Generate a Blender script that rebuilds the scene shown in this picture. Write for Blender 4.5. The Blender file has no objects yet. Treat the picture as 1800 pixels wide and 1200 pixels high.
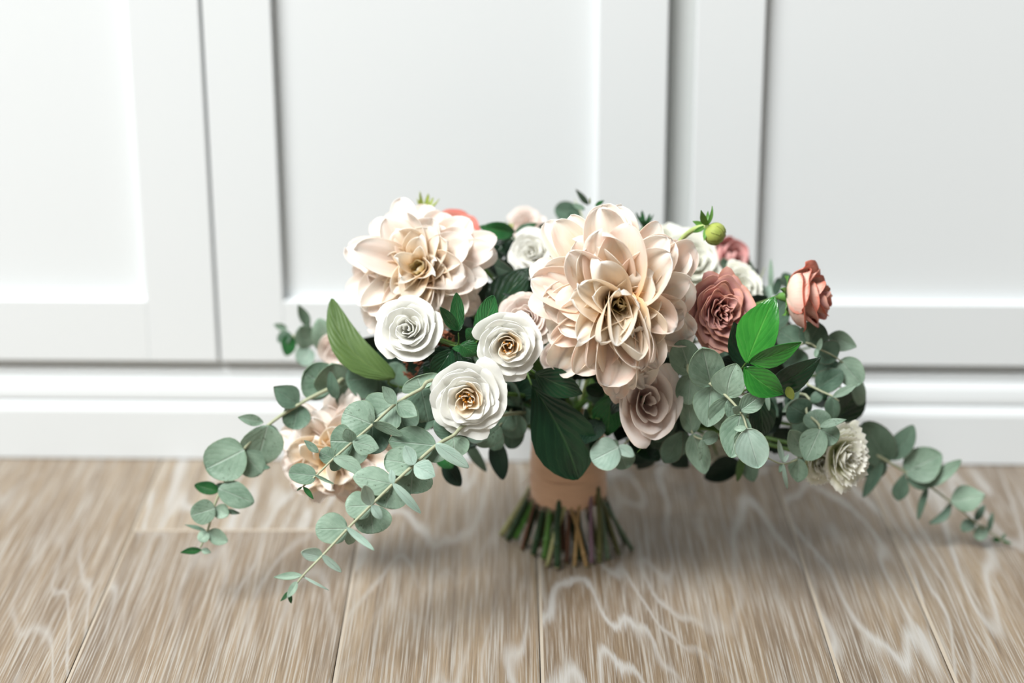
import bpy, math, random
import numpy as np
from mathutils import Vector, Matrix

C = bpy.context.scene
rnd = random.Random(7)
PI = math.pi

# ------------------------------------------------------------------ camera, world, light
F = 3500.0
PITCH, YAW, ROLL = math.radians(19.0), math.radians(1.55), -0.003
CAM = Vector((0, 0, 0.9))
camd = bpy.data.cameras.new('camera')
cam = bpy.data.objects.new('camera', camd)
C.collection.objects.link(cam)
C.camera = cam
cam.location = CAM
RM = (Matrix.Rotation(YAW, 3, 'Z') @ Matrix.Rotation(PI / 2 - PITCH, 3, 'X') @ Matrix.Rotation(ROLL, 3, 'Z'))
cam.rotation_euler = RM.to_euler()
camd.sensor_width = 36
camd.lens = F / 1800 * 36
camd.clip_start = 0.05
camd.dof.use_dof = True
camd.dof.focus_distance = 1.86
camd.dof.aperture_fstop = 1.8

w = bpy.data.worlds.new('world')
C.world = w
w.use_nodes = True
w.node_tree.nodes['Background'].inputs[0].default_value = (0.93, 0.97, 1.0, 1)
w.node_tree.nodes['Background'].inputs[1].default_value = 0.155


def area(name, loc, target, sx, sy, power, col):
    l = bpy.data.lights.new(name, 'AREA')
    l.shape = 'RECTANGLE'
    l.size, l.size_y, l.energy, l.color = sx, sy, power, col
    o = bpy.data.objects.new(name, l)
    C.collection.objects.link(o)
    o.location = loc
    o.rotation_euler = (Vector(target) - Vector(loc)).to_track_quat('-Z', 'Y').to_euler()
    return o


area('window_light', (-2.1, -0.5, 4.6), (0.1, 1.95, 0.2), 2.7, 2.2, 560, (0.985, 1.0, 0.99))
C.view_settings.view_transform = 'Standard'
C.view_settings.look = 'None'
C.view_settings.exposure = 0.0
C.view_settings.gamma = 1.0
C.view_settings.use_curve_mapping = False


# ------------------------------------------------------------------ helpers
def ray(px, py):
    return RM @ Vector(((px - 900) / F, -(py - 600) / F, -1))


def P(px, py, Y):
    d = ray(px, py)
    return CAM + d * (Y / d.y)


def FP(px, py, z=0.0):
    d = ray(px, py)
    return CAM + d * ((z - CAM.z) / d.z)


VIEW = RM @ Vector((0, 0, -1))


def mpp(p):          # metres per photo pixel at point p
    return (p - CAM).dot(VIEW) / F


def lin(c):
    return tuple(((x / 255) / 12.92 if x / 255 <= 0.04045 else ((x / 255 + 0.055) / 1.055) ** 2.4) for x in c) + (1,)


def thing(name, label, cat, loc, group=None, kind=None):
    o = bpy.data.objects.new(name, None)
    o.empty_display_size = 0.02
    C.collection.objects.link(o)
    o.location = loc
    o['label'] = label
    o['category'] = cat
    if group:
        o['group'] = group
    if kind:
        o['kind'] = kind
    return o


def origin_of(o):
    p = Vector((0, 0, 0))
    while o is not None:
        p += o.location
        o = o.parent
    return p


def mesh(name, verts, faces, mat, parent=None, uvs=None, smooth=True, label=None, kind=None, loc=None):
    """verts in world space; the object's origin is the parent's (or loc)"""
    v = np.asarray(verts, dtype=float)
    org = origin_of(parent) if parent is not None else Vector(loc or (0, 0, 0))
    v = v - np.array(org)
    me = bpy.data.meshes.new(name)
    me.from_pydata(v.tolist(), [], faces)
    if uvs is not None:
        ul = me.uv_layers.new(name='UVMap')
        vi = np.zeros(len(me.loops), dtype=np.int32)
        me.loops.foreach_get('vertex_index', vi)
        ul.data.foreach_set('uv', np.asarray(uvs, dtype=np.float32)[vi].ravel())
    if smooth:
        me.polygons.foreach_set('use_smooth', [True] * len(me.polygons))
    me.materials.append(mat)
    me.update()
    o = bpy.data.objects.new(name, me)
    C.collection.objects.link(o)
    if parent is not None:
        o.parent = parent
    else:
        o.location = org
    if label:
        o['label'] = label
    if kind:
        o['kind'] = kind
    return o


def sheet(G, th):
    """G: (nv, nu, 3) grid -> closed thin solid (verts, faces, uvs)"""
    nv, nu, _ = G.shape
    du = np.gradient(G, axis=1)
    dv = np.gradient(G, axis=0)
    N = np.cross(du, dv)
    ln = np.linalg.norm(N, axis=2, keepdims=True)
    N = N / np.maximum(ln, 1e-12)
    if nv > 2:
        N[0] = N[1]
        N[-1] = N[-2]
    A, B = (G + N * th / 2).reshape(-1, 3), (G - N * th / 2).reshape(-1, 3)
    n = nv * nu
    lp = [(0, i) for i in range(nu)] + [(j, nu - 1) for j in range(1, nv)] + [(nv - 1, i) for i in range(nu - 2, -1, -1)] + [(j, 0) for j in range(nv - 2, 0, -1)]
    li = [j * nu + i for j, i in lp]
    m = len(li)
    V = np.concatenate([A, B, A[li], B[li]])
    f = []
    for j in range(nv - 1):
        for i in range(nu - 1):
            a, b, c, d = j * nu + i, j * nu + i + 1, (j + 1) * nu + i + 1, (j + 1) * nu + i
            f.append((a, b, c, d))
            f.append((n + d, n + c, n + b, n + a))
    for k in range(m):
        k2 = (k + 1) % m
        f.append((2 * n + k2, 2 * n + k, 2 * n + m + k, 2 * n + m + k2))
    uu, vv = np.meshgrid(np.linspace(0, 1, nu), np.linspace(0, 1, nv))
    uv = np.stack([uu.ravel(), vv.ravel()], 1)
    return V, f, np.concatenate([uv, uv, uv[li], uv[li]])


def smooth_path(pts, sub=5):
    pts = [Vector(p) for p in pts]
    if len(pts) < 3:
        return [pts[0].lerp(pts[-1], k / sub) for k in range(sub + 1)]
    out = []
    for i in range(len(pts) - 1):
        p0, p1, p2, p3 = pts[max(i - 1, 0)], pts[i], pts[i + 1], pts[min(i + 2, len(pts) - 1)]
        for k in range(sub):
            t = k / sub
            out.append(0.5 * ((2 * p1) + (p2 - p0) * t + (2 * p0 - 5 * p1 + 4 * p2 - p3) * t * t + (3 * p1 - p0 - 3 * p2 + p3) * t ** 3))
    out.append(pts[-1])
    return out


def tube(pts, r, seg=8, sub=5):
    """r: scalar, pair or list over the input points"""
    path = smooth_path(pts, sub)
    n = len(path)
    if np.isscalar(r):
        rr = [r] * n
    else:
        rr = np.interp(np.linspace(0, 1, n), np.linspace(0, 1, len(r)), r)
    V, f = [], []
    up = Vector((0.13, 0.31, 0.94))
    for i, p in enumerate(path):
        t = (path[min(i + 1, n - 1)] - path[max(i - 1, 0)]).normalized()
        a = t.cross(up)
        if a.length < 1e-3:
            a = t.cross(Vector((1, 0, 0)))
        a.normalize()
        up = a.cross(t).normalized()
        for k in range(seg):
            an = 2 * PI * k / seg
            V.append(p + (a * math.cos(an) + up * math.sin(an)) * rr[i])
    for i in range(n - 1):
        for k in range(seg):
            a, b = i * seg + k, i * seg + (k + 1) % seg
            f.append((a, b, b + seg, a + seg))
    f.append(tuple(range(seg))[::-1])
    f.append(tuple((n - 1) * seg + k for k in range(seg)))
    uv = [(k / seg, i / max(n - 1, 1)) for i in range(n) for k in range(seg)]
    return V, f, uv


def join(parts):
    V, f, U = [], [], []
    for v, ff, u in parts:
        o = len(V)
        V += [tuple(x) for x in v]
        f += [tuple(i + o for i in q) for q in ff]
        U += [tuple(x) for x in u]
    return V, f, U


# ------------------------------------------------------------------ materials
class NT:
    def __init__(s, name):
        s.m = bpy.data.materials.new(name)
        s.m.use_nodes = True
        s.t = s.m.node_tree
        s.b = s.t.nodes['Principled BSDF']
        s.out = s.t.nodes['Material Output']

    def n(s, typ, ins=None, **kw):
        nd = s.t.nodes.new(typ)
        for k, v in kw.items():
            setattr(nd, k, v)
        for k, v in (ins or {}).items():
            s.set(nd.inputs[k], v)
        return nd

    def set(s, inp, v):
        if isinstance(v, bpy.types.NodeSocket):
            s.t.links.new(v, inp)
        else:
            inp.default_value = v

    def math(s, op, a, b=0.0, c=None, clamp=False):
        nd = s.n('ShaderNodeMath', operation=op, use_clamp=clamp)
        s.set(nd.inputs[0], a)
        s.set(nd.inputs[1], b)
        if c is not None:
            s.set(nd.inputs[2], c)
        return nd.outputs[0]

    def mix(s, fac, a, b, blend='MIX'):
        nd = s.n('ShaderNodeMix', data_type='RGBA', blend_type=blend)
        s.set(nd.inputs[0], fac)
        s.set(nd.inputs[6], a)
        s.set(nd.inputs[7], b)
        return nd.outputs[2]

    def ramp(s, fac, stops, interp='LINEAR'):
        nd = s.n('ShaderNodeValToRGB')
        nd.color_ramp.interpolation = interp
        e = nd.color_ramp.elements
        while len(e) < len(stops):
            e.new(0.5)
        for el, (p, c) in zip(e, stops):
            el.position = p
            el.color = c if isinstance(c, tuple) else (c, c, c, 1)
        s.set(nd.inputs[0], fac)
        return nd.outputs[0]

    def remap(s, v, a, b, c, d):
        nd = s.n('ShaderNodeMapRange')
        s.set(nd.inputs[0], v)
        for i, x in enumerate((a, b, c, d)):
            nd.inputs[i + 1].default_value = x
        return nd.outputs[0]

    def uv(s):
        sp = s.n('ShaderNodeSeparateXYZ')
        s.t.links.new(s.n('ShaderNodeUVMap').outputs[0], sp.inputs[0])
        return sp.outputs[0], sp.outputs[1]

    def comb(s, x, y, z):
        nd = s.n('ShaderNodeCombineXYZ')
        for i, v in enumerate((x, y, z)):
            s.set(nd.inputs[i], v)
        return nd.outputs[0]

    def noise(s, vec, scale, detail=3, rough=0.5, dist=0.0):
        nd = s.n('ShaderNodeTexNoise', {'Scale': scale, 'Detail': detail, 'Roughness': rough, 'Distortion': dist})
        s.t.links.new(vec, nd.inputs['Vector'])
        return nd.outputs['Fac']

    def bump(s, h, strength, dist=0.001):
        nd = s.n('ShaderNodeBump', {'Strength': strength, 'Distance': dist, 'Height': h})
        s.set(s.b.inputs['Normal'], nd.outputs[0])
        return nd.outputs[0]

    def thin(s, colour, amount, normal=None):
        tr = s.n('ShaderNodeBsdfTranslucent', {'Color': colour})
        mx = s.n('ShaderNodeMixShader', {0: amount, 1: s.b.outputs[0], 2: tr.outputs[0]})
        s.t.links.new(mx.outputs[0], s.out.inputs[0])


def plain(name, c, rough=0.5, spec=0.5, noise_amt=0.0, nscale=30.0):
    t = NT(name)
    col = lin(c)
    if noise_amt:
        co = t.n('ShaderNodeTexCoord').outputs['Object']
        f = t.noise(co, nscale, 4)
        dark = tuple(x * (1 - noise_amt) for x in col[:3]) + (1,)
        t.set(t.b.inputs['Base Color'], t.mix(f, col, dark))
    else:
        t.b.inputs['Base Color'].default_value = col
    t.b.inputs['Roughness'].default_value = rough
    t.b.inputs['Specular IOR Level'].default_value = spec
    return t.m


def petal_mat(name, stops, blush=None, blush_amt=0.0, trans=0.28, edge=None, vein=0.05):
    """stops: colours from the petal's base (0) to its tip (1)"""
    t = NT(name)
    u, v = t.uv()
    rn = t.n('ShaderNodeObjectInfo').outputs['Random']
    streak = t.noise(t.comb(t.math('MULTIPLY_ADD', u, 26.0, t.math('MULTIPLY', rn, 50.0)), t.math('MULTIPLY', v, 1.6), rn), 1.0, 2)
    soft = t.noise(t.comb(t.math('MULTIPLY_ADD', u, 2.2, t.math('MULTIPLY', rn, 30.0)), t.math('MULTIPLY', v, 2.2), rn), 1.0, 2)
    vv = t.math('ADD', v, t.remap(soft, 0.3, 0.7, -0.13, 0.13))
    vv = t.math('ADD', vv, t.remap(streak, 0.3, 0.7, -0.07, 0.07))
    vv = t.math('ADD', vv, t.remap(rn, 0, 1, -0.06, 0.08), clamp=True)
    col = t.ramp(vv, [(p, lin(c)) for p, c in stops])
    if blush:
        f = t.math('MULTIPLY', t.remap(soft, 0.45, 0.65, 0, 1), blush_amt)
        col = t.mix(f, col, lin(blush))
    if edge:
        e1 = t.remap(t.math('ABSOLUTE', t.math('SUBTRACT', u, 0.5)), 0.40, 0.5, 0, 1)
        e2 = t.remap(v, 0.88, 1.0, 0, 1)
        f = t.math('MULTIPLY', t.math('MAXIMUM', e1, e2), t.remap(soft, 0.35, 0.6, 0.0, 1.0), clamp=True)
        col = t.mix(t.math('MULTIPLY', f, 0.8), col, lin(edge))
    t.set(t.b.inputs['Base Color'], t.mix(t.math('MULTIPLY', t.remap(streak, 0.4, 0.7, 0, 1), vein), col, t.mix(0.5, col, (0.4, 0.25, 0.2, 1))))
    t.b.inputs['Roughness'].default_value = 0.55
    t.b.inputs['Specular IOR Level'].default_value = 0.25
    t.b.inputs['Sheen Weight'].default_value = 0.08
    t.bump(streak, 0.25, 0.0006)
    t.thin(col, trans)
    return t.m


def leaf_mat(name, dark, light, vein, rough, spec, trans, veins=10.0, vein_amt=0.5, spots=None, edge=None, bumpy=0.5, back=None, bloom=None):
    t = NT(name)
    u, v = t.uv()
    co = t.n('ShaderNodeTexCoord').outputs['Object']
    rn = t.n('ShaderNodeObjectInfo').outputs['Random']
    n1 = t.noise(t.comb(t.math('MULTIPLY_ADD', u, 2.5, t.math('MULTIPLY', rn, 40.0)), t.math('MULTIPLY', v, 3.0), rn), 1.0, 4, 0.6)
    col = t.mix(t.remap(t.math('ADD', n1, t.math('MULTIPLY', rn, 0.35)), 0.35, 0.95, 0, 1), lin(dark), lin(light))
    au = t.math('ABSOLUTE', t.math('SUBTRACT', u, 0.5))
    mid = t.remap(au, 0.006, 0.03, 1, 0)
    wob = t.math('MULTIPLY', n1, 1.2)
    ph = t.math('ADD', t.math('SUBTRACT', t.math('MULTIPLY', v, veins), t.math('MULTIPLY', au, veins * 0.9)), wob)
    fr = t.math('ABSOLUTE', t.math('SUBTRACT', t.math('FRACT', ph), 0.5))
    side = t.remap(fr, 0.0, 0.10, 1, 0)
    allv = t.math('MAXIMUM', mid, t.math('MULTIPLY', side, 0.35))
    col = t.mix(t.math('MULTIPLY', allv, vein_amt, clamp=True), col, lin(vein))
    if bloom:
        f = t.remap(t.math('ADD', v, t.math('MULTIPLY', au, 1.5)), 0.05, 0.30, 0.75, 0)
        col = t.mix(f, col, lin(bloom))
    if spots:
        n2 = t.noise(co, 420, 2)
        n3 = t.noise(co, 45, 3)
        f = t.math('MULTIPLY', t.remap(n2, 0.60, 0.72, 0, 1), t.remap(n3, 0.5, 0.62, 0, 0.8), clamp=True)
        col = t.mix(f, col, lin(spots))
    if edge:
        e1 = t.remap(au, 0.475, 0.495, 0, 0.8)
        col = t.mix(e1, col, lin(edge))
    if back:
        g = t.n('ShaderNodeNewGeometry')
        col = t.mix(g.outputs['Backfacing'], col, lin(back))
    t.set(t.b.inputs['Base Color'], col)
    t.b.inputs['Roughness'].default_value = rough
    t.b.inputs['Specular IOR Level'].default_value = spec
    pil = t.math('MULTIPLY', fr, 2.0)
    h = t.math('ADD', t.math('MULTIPLY', pil, bumpy), t.math('ADD', t.math('MULTIPLY', mid, -0.6), t.math('MULTIPLY', n1, 0.5)))
    t.bump(h, 0.6, 0.0012)
    t.thin(t.mix(0.5, col, lin(light)), trans)
    return t.m


M = {}
M['euc'] = leaf_mat('eucalyptus_leaf', (110, 137, 116), (160, 185, 164), (204, 216, 204), 0.48, 0.4, 0.16,
                    veins=7, vein_amt=0.32, spots=(80, 92, 74), edge=(134, 156, 126), bumpy=0.15, bloom=(198, 212, 202))
M['euc_pale'] = leaf_mat('pale_eucalyptus_leaf', (150, 178, 162), (186, 208, 194), (220, 230, 220), 0.5, 0.4, 0.2,
                         veins=7, vein_amt=0.25, edge=(160, 170, 146), bumpy=0.12, bloom=(210, 224, 214))
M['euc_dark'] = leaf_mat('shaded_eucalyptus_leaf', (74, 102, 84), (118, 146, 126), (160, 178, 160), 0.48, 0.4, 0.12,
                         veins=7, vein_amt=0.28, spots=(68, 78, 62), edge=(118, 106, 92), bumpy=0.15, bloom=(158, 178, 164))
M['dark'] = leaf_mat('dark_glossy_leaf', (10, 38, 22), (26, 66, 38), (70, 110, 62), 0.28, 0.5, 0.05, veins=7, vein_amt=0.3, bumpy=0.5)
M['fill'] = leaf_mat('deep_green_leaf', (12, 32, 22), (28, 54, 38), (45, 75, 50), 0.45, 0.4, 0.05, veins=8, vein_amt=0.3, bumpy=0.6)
M['mid'] = leaf_mat('mid_green_leaf', (24, 78, 40), (52, 118, 62), (110, 150, 92), 0.33, 0.5, 0.12, veins=9, vein_amt=0.45, bumpy=0.8)
M['bright'] = leaf_mat('bright_green_leaf', (26, 96, 34), (58, 142, 50), (120, 190, 90), 0.2, 0.6, 0.12, veins=7, vein_amt=0.28, bumpy=0.35)
M['olive'] = leaf_mat('olive_leaf_underside', (72, 98, 50), (98, 124, 68), (130, 150, 90), 0.5, 0.35, 0.12, veins=8, vein_amt=0.25, bumpy=0.6)
M['stem_euc'] = plain('pale_sprig_stem', (178, 182, 150), 0.5, 0.3, 0.3, 60)
M['stem_green'] = plain('green_stem', (92, 128, 58), 0.45, 0.4, 0.35, 60)
M['sepal'] = plain('green_sepal', (98, 148, 66), 0.45, 0.4, 0.4, 90)
M['bud'] = petal_mat('bud_green', [(0, (120, 150, 60)), (0.5, (176, 190, 90)), (1, (150, 165, 80))], trans=0.1, vein=0.3)

DAH = [(0, (255, 206, 138)), (0.12, (255, 224, 178)), (0.28, (255, 237, 214)), (0.5, (255, 248, 238)), (1, (255, 253, 250))]
DAH2 = [(0, (252, 210, 140)), (0.12, (254, 230, 188)), (0.28, (255, 241, 224)), (0.5, (255, 249, 242)), (1, (255, 252, 249))]
DAHC = [(0, (255, 216, 110)), (0.2, (255, 232, 150)), (0.5, (255, 245, 205)), (1, (255, 250, 232))]
M['dahlia'] = petal_mat('dahlia_petal', DAH, blush=(255, 226, 208), blush_amt=0.5, trans=0.5)
M['dahlia_centre'] = petal_mat('dahlia_centre_petal', DAHC, trans=0.5)
M['dahlia_inner'] = petal_mat('dahlia_inner_petal', [(0, (255, 204, 118)), (0.12, (255, 228, 176)), (0.32, (255, 242, 222)), (1, (255, 252, 247))], trans=0.48)
M['dahlia_pale'] = petal_mat('pale_dahlia_petal', DAH2, blush=(255, 232, 218), blush_amt=0.4, trans=0.45)
M['white'] = petal_mat('white_rose_petal', [(0, (254, 244, 212)), (0.2, (255, 253, 242)), (0.6, (255, 254, 249)), (1, (255, 255, 252))], trans=0.45, vein=0.0)
M['white_heart'] = petal_mat('white_rose_heart_petal', [(0, (250, 214, 150)), (0.5, (254, 236, 204)), (1, (254, 246, 232))], trans=0.45, vein=0.0)
M['cream'] = petal_mat('cream_rose_petal', [(0, (228, 222, 170)), (0.4, (246, 245, 228)), (1, (251, 251, 244))], trans=0.32, vein=0.02)
M['carn'] = petal_mat('carnation_petal', [(0, (206, 220, 140)), (0.35, (236, 240, 204)), (0.7, (251, 250, 236)), (1, (255, 254, 248))], trans=0.45, vein=0.0)
M['blush'] = petal_mat('blush_rose_petal', [(0, (236, 204, 190)), (0.4, (248, 232, 224)), (0.8, (254, 246, 241)), (1, (255, 249, 245))], trans=0.42, edge=(246, 232, 220), vein=0.03)
M['mauve'] = petal_mat('dusty_mauve_rose_petal', [(0, (170, 104, 104)), (0.4, (212, 156, 152)), (0.8, (228, 178, 172)), (1, (232, 182, 168))], trans=0.2, edge=(222, 160, 132), vein=0.04)
M['coral'] = petal_mat('peach_pink_rose_petal', [(0, (244, 226, 202)), (0.5, (246, 216, 200)), (0.82, (238, 190, 174)), (1, (224, 142, 120))], trans=0.2, edge=(226, 124, 100), vein=0.04)
M['pink'] = petal_mat('soft_pink_rose_petal', [(0, (238, 210, 198)), (0.6, (240, 204, 198)), (1, (230, 176, 172))], trans=0.2, edge=(226, 140, 138), vein=0.03)
M['rust'] = petal_mat('rust_rose_petal', [(0, (184, 126, 108)), (0.6, (210, 144, 126)), (1, (222, 134, 120))], trans=0.15, edge=(206, 100, 92), vein=0.04)
M['stamen'] = plain('orange_stamen', (214, 140, 48), 0.5, 0.3, 0.3, 200)
M['dried'] = plain('dried_brown_blossom', (150, 96, 72), 0.7, 0.2, 0.6, 160)


# ------------------------------------------------------------------ room
W = FP(900, 812).y            # plane of the plinth's face
DOORY = W + 0.004             # plane of the door faces
t = NT('white_paint')
co = t.n('ShaderNodeTexCoord').outputs['Object']
t.b.inputs['Base Color'].default_value = (0.72, 0.745, 0.755, 1)
t.b.inputs['Roughness'].default_value = 0.6
t.b.inputs['Specular IOR Level'].default_value = 0.25
t.bump(t.noise(co, 160, 3), 0.05, 0.0005)
M['paint'] = t.m
t = NT('dull_white_paint')
t.b.inputs['Base Color'].default_value = (0.60, 0.62, 0.61, 1)
t.b.inputs['Roughness'].default_value = 0.5
M['carcass'] = t.m


def box(x0, x1, y0, y1, z0, z1, ch=0.0):
    """box with chamfered vertical and horizontal front edges (towards -y) when ch > 0"""
    if ch <= 0:
        V = [(x, y, z) for x in (x0, x1) for y in (y0, y1) for z in (z0, z1)]
        f = [(0, 1, 3, 2), (4, 6, 7, 5), (0, 4, 5, 1), (2, 3, 7, 6), (0, 2, 6, 4), (1, 5, 7, 3)]
        return V, f
    V = []
    for (y, i) in ((y1, 0), (y0 + ch, 0), (y0, ch)):
        V += [(x0 + i, y, z0 + i), (x1 - i, y, z0 + i), (x1 - i, y, z1 - i), (x0 + i, y, z1 - i)]
    f = [(3, 2, 1, 0)]
    for r in (0, 4):
        for k in range(4):
            a, b = r + k, r + (k + 1) % 4
            f.append((a, b, b + 4, a + 4))
    f.append((8, 9, 10, 11))
    return V, f


def bx(name, parent, x0, x1, y0, y1, z0, z1, mat, ch=0.0012, label=None):
    V, f = box(x0, x1, y0, y1, z0, z1, ch)
    return mesh(name, V, f, mat, parent, smooth=False, label=label)


def WX(px, py, Y=None):
    return P(px, py, DOORY if Y is None else Y)


Z_DOOR = (WX(250, 628).z + WX(1600, 650).z) / 2
Z_RAIL = (WX(130, 519).z + WX(1650, 544).z) / 2
TOP = 2.1
xg1 = WX(365, 250).x                 # slot between first and second door
x_d1_st = WX(238, 250).x             # inner edge of first door's stile
x_d2_in0, x_d2_in1 = WX(486, 250).x, WX(1050, 250).x
x_d2_end = WX(1171, 250).x
x_d3_0, x_d3_in = WX(1219, 250).x, WX(1338, 250).x
REC = 0.014


def cabinet_door(parent, x0, x1, xi0, xi1):
    d = bpy.data.objects.new('door', None)
    C.collection.objects.link(d)
    d.parent = parent
    y0, y1 = DOORY, DOORY + 0.022
    bx('panel', d, xi0 - 0.005, xi1 + 0.005, y0 + REC, y1, Z_RAIL - 0.005, TOP - 0.08, M['paint'], 0)
    bx('stile', d, x0, xi0, y0, y1, Z_DOOR, TOP, M['paint'])
    bx('stile', d, xi1, x1, y0, y1, Z_DOOR, TOP, M['paint'])
    bx('rail', d, xi0 - 0.0006, xi1 + 0.0006, y0 + 0.0001, y1, Z_DOOR, Z_RAIL, M['paint'])
    bx('rail', d, xi0 - 0.0006, xi1 + 0.0006, y0 + 0.0001, y1, TOP - 0.085, TOP, M['paint'])
    return d


dw = x_d2_end - xg1
cabA = thing('cabinet', 'white panelled cabinet with two framed doors parted by a hairline slot', 'cabinet', (xg1, DOORY + 0.2, Z_DOOR), 'white built-in cabinets')
bx('body', cabA, xg1 - dw - 0.02, x_d2_end + 0.002, DOORY + 0.0235, DOORY + 0.45, Z_DOOR - 0.0, TOP + 0.02, M['carcass'], 0)
cabinet_door(cabA, xg1 - dw, xg1 - 0.0016, xg1 - dw + 0.085, x_d1_st)
cabinet_door(cabA, xg1 + 0.0016, x_d2_end, x_d2_in0, x_d2_in1)
cabB = thing('cabinet', 'white panelled cabinet with one wide framed door beside the grey recessed strip', 'cabinet', (x_d3_0 + 0.3, DOORY + 0.2, Z_DOOR), 'white built-in cabinets')
bx('body', cabB, x_d2_end + 0.003, x_d3_0 + dw + 0.05, DOORY + 0.0235, DOORY + 0.45, Z_DOOR, TOP + 0.02, M['carcass'], 0)
cabinet_door(cabB, x_d3_0, x_d3_0 + dw, x_d3_in, x_d3_0 + dw - 0.085)

# moulded plinth (profile towards the camera)
zb = lambda py: P(200, py, W).z
prof = [(0.03, Z_DOOR + 0.001), (0.0235, Z_DOOR + 0.001), (0.0225, Z_DOOR - 0.004), (0.018, zb(652)), (0.0135, zb(662)), (0.0135, zb(665)), (0.0155, zb(668)), (0.0155, zb(670)),
        (0.011, zb(673)), (0.008, zb(680)), (0.006, zb(694)), (0.006, zb(703)), (0.009, zb(707)), (0.009, zb(709)), (0.005, zb(711)),
        (0.002, zb(716)), (0.0, zb(722)), (0.0, 0.0015), (0.03, 0.0015)]
xa, xb_ = xg1 - dw - 0.05, x_d3_0 + dw + 0.05
V = [(x, W + y, z) for x in (xa, xb_) for y, z in prof]
n = len(prof)
f = [(i, (i + 1) % n, (i + 1) % n + n, i + n) for i in range(n)] + [tuple(range(n))[::-1], tuple(range(n, 2 * n))]
o = mesh('baseboard_back', V, f, M['paint'], None, smooth=False, kind='structure')
o['label'] = 'white moulded skirting under the cabinet doors'
V, f = box(-3.0, 3.0, DOORY + 0.46, DOORY + 0.56, 0, 2.6)
o = mesh('wall_back', V, f, M['paint'], None, smooth=False, kind='structure')
o['label'] = 'plain white wall behind the cabinets'

# ------------------------------------------------------------------ floor
t = NT('limed_oak')
co = t.n('ShaderNodeTexCoord').outputs['Object']
rn = t.n('ShaderNodeObjectInfo').outputs['Random']
sp = t.n('ShaderNodeSeparateXYZ')
t.t.links.new(co, sp.inputs[0])
x, y = sp.outputs[0], sp.outputs[1]
off = t.math('MULTIPLY', rn, 37.0)
vec = t.comb(t.math('MULTIPLY_ADD', x, 5.0, off), t.math('MULTIPLY', y, 0.75), off)
n1 = t.noise(vec, 1.0, 3, 0.45, 0.3)
band = t.math('FRACT', t.math('MULTIPLY', n1, 21.0))
tri = t.math('ABSOLUTE', t.math('SUBTRACT', band, 0.5))
pore = t.noise(t.comb(t.math('MULTIPLY_ADD', x, 640.0, off), t.math('MULTIPLY', y, 9.0), off), 1.0, 3, 0.6)
pore2 = t.noise(t.comb(t.math('MULTIPLY_ADD', x, 120.0, off), t.math('MULTIPLY', y, 2.5), off), 1.0, 3, 0.6)
broad = t.noise(t.comb(t.math('MULTIPLY_ADD', x, 9.0, off), t.math('MULTIPLY', y, 1.2), off), 1.0, 3)
patch = t.noise(t.comb(t.math('MULTIPLY_ADD', x, 3.0, off), t.math('MULTIPLY', y, 1.6), off), 1.0, 1)
lime = t.math('MULTIPLY', t.remap(t.math('ADD', tri, t.remap(pore, 0.3, 0.7, -0.12, 0.12)), 0.13, 0.01, 0, 1), t.remap(patch, 0.40, 0.54, 0.1, 1.0), clamp=True)
base = t.ramp(t.math('ADD', broad, t.math('MULTIPLY', t.math('SUBTRACT', rn, 0.5), 0.2)), [(0.25, lin((108, 92, 76))), (0.5, lin((136, 117, 94))), (0.75, lin((156, 138, 115)))])
col = t.mix(t.remap(pore2, 0.4, 0.7, 0, 0.55), base, lin((100, 84, 68)))
col = t.mix(t.remap(pore, 0.48, 0.62, 0, 0.62), col, lin((176, 172, 165)))
col = t.mix(t.remap(pore, 0.44, 0.34, 0, 0.5), col, lin((84, 68, 52)))
col = t.mix(t.math('MULTIPLY', lime, 0.7), col, lin((186, 185, 182)))
t.set(t.b.inputs['Base Color'], col)
t.set(t.b.inputs['Roughness'], t.remap(pore, 0.3, 0.7, 0.36, 0.5))
t.b.inputs['Specular IOR Level'].default_value = 0.5
t.bump(t.math('ADD', pore, t.math('MULTIPLY', tri, 0.5)), 0.35, 0.0008)
M['oak'] = t.m
M['lit_limed_edge'] = plain('lit_limed_bevel', (176, 164, 148), 0.5, 0.4, 0.2, 40)  # limewash tone with the light caught by the plank bevels painted in
M['joint'] = plain('floor_joint', (92, 82, 72), 0.8, 0.2)

V, f = box(-3.0, 3.0, -2.5, DOORY + 0.46, -0.03, -0.012)
fl = mesh('floor', V, f, M['joint'], None, smooth=False, kind='structure')
fl['label'] = 'floor of limed oak boards running towards the cabinets'
PD = (FP(950, 1199) - FP(957, 1000))
PD = Vector((-0.026, 1, 0)).normalized()    # boards run very slightly askew
PS = Vector((PD.y, -PD.x, 0))


def seam(px):
    p = FP(px, 1190)
    return p.dot(PS) - 0.0, p


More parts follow.
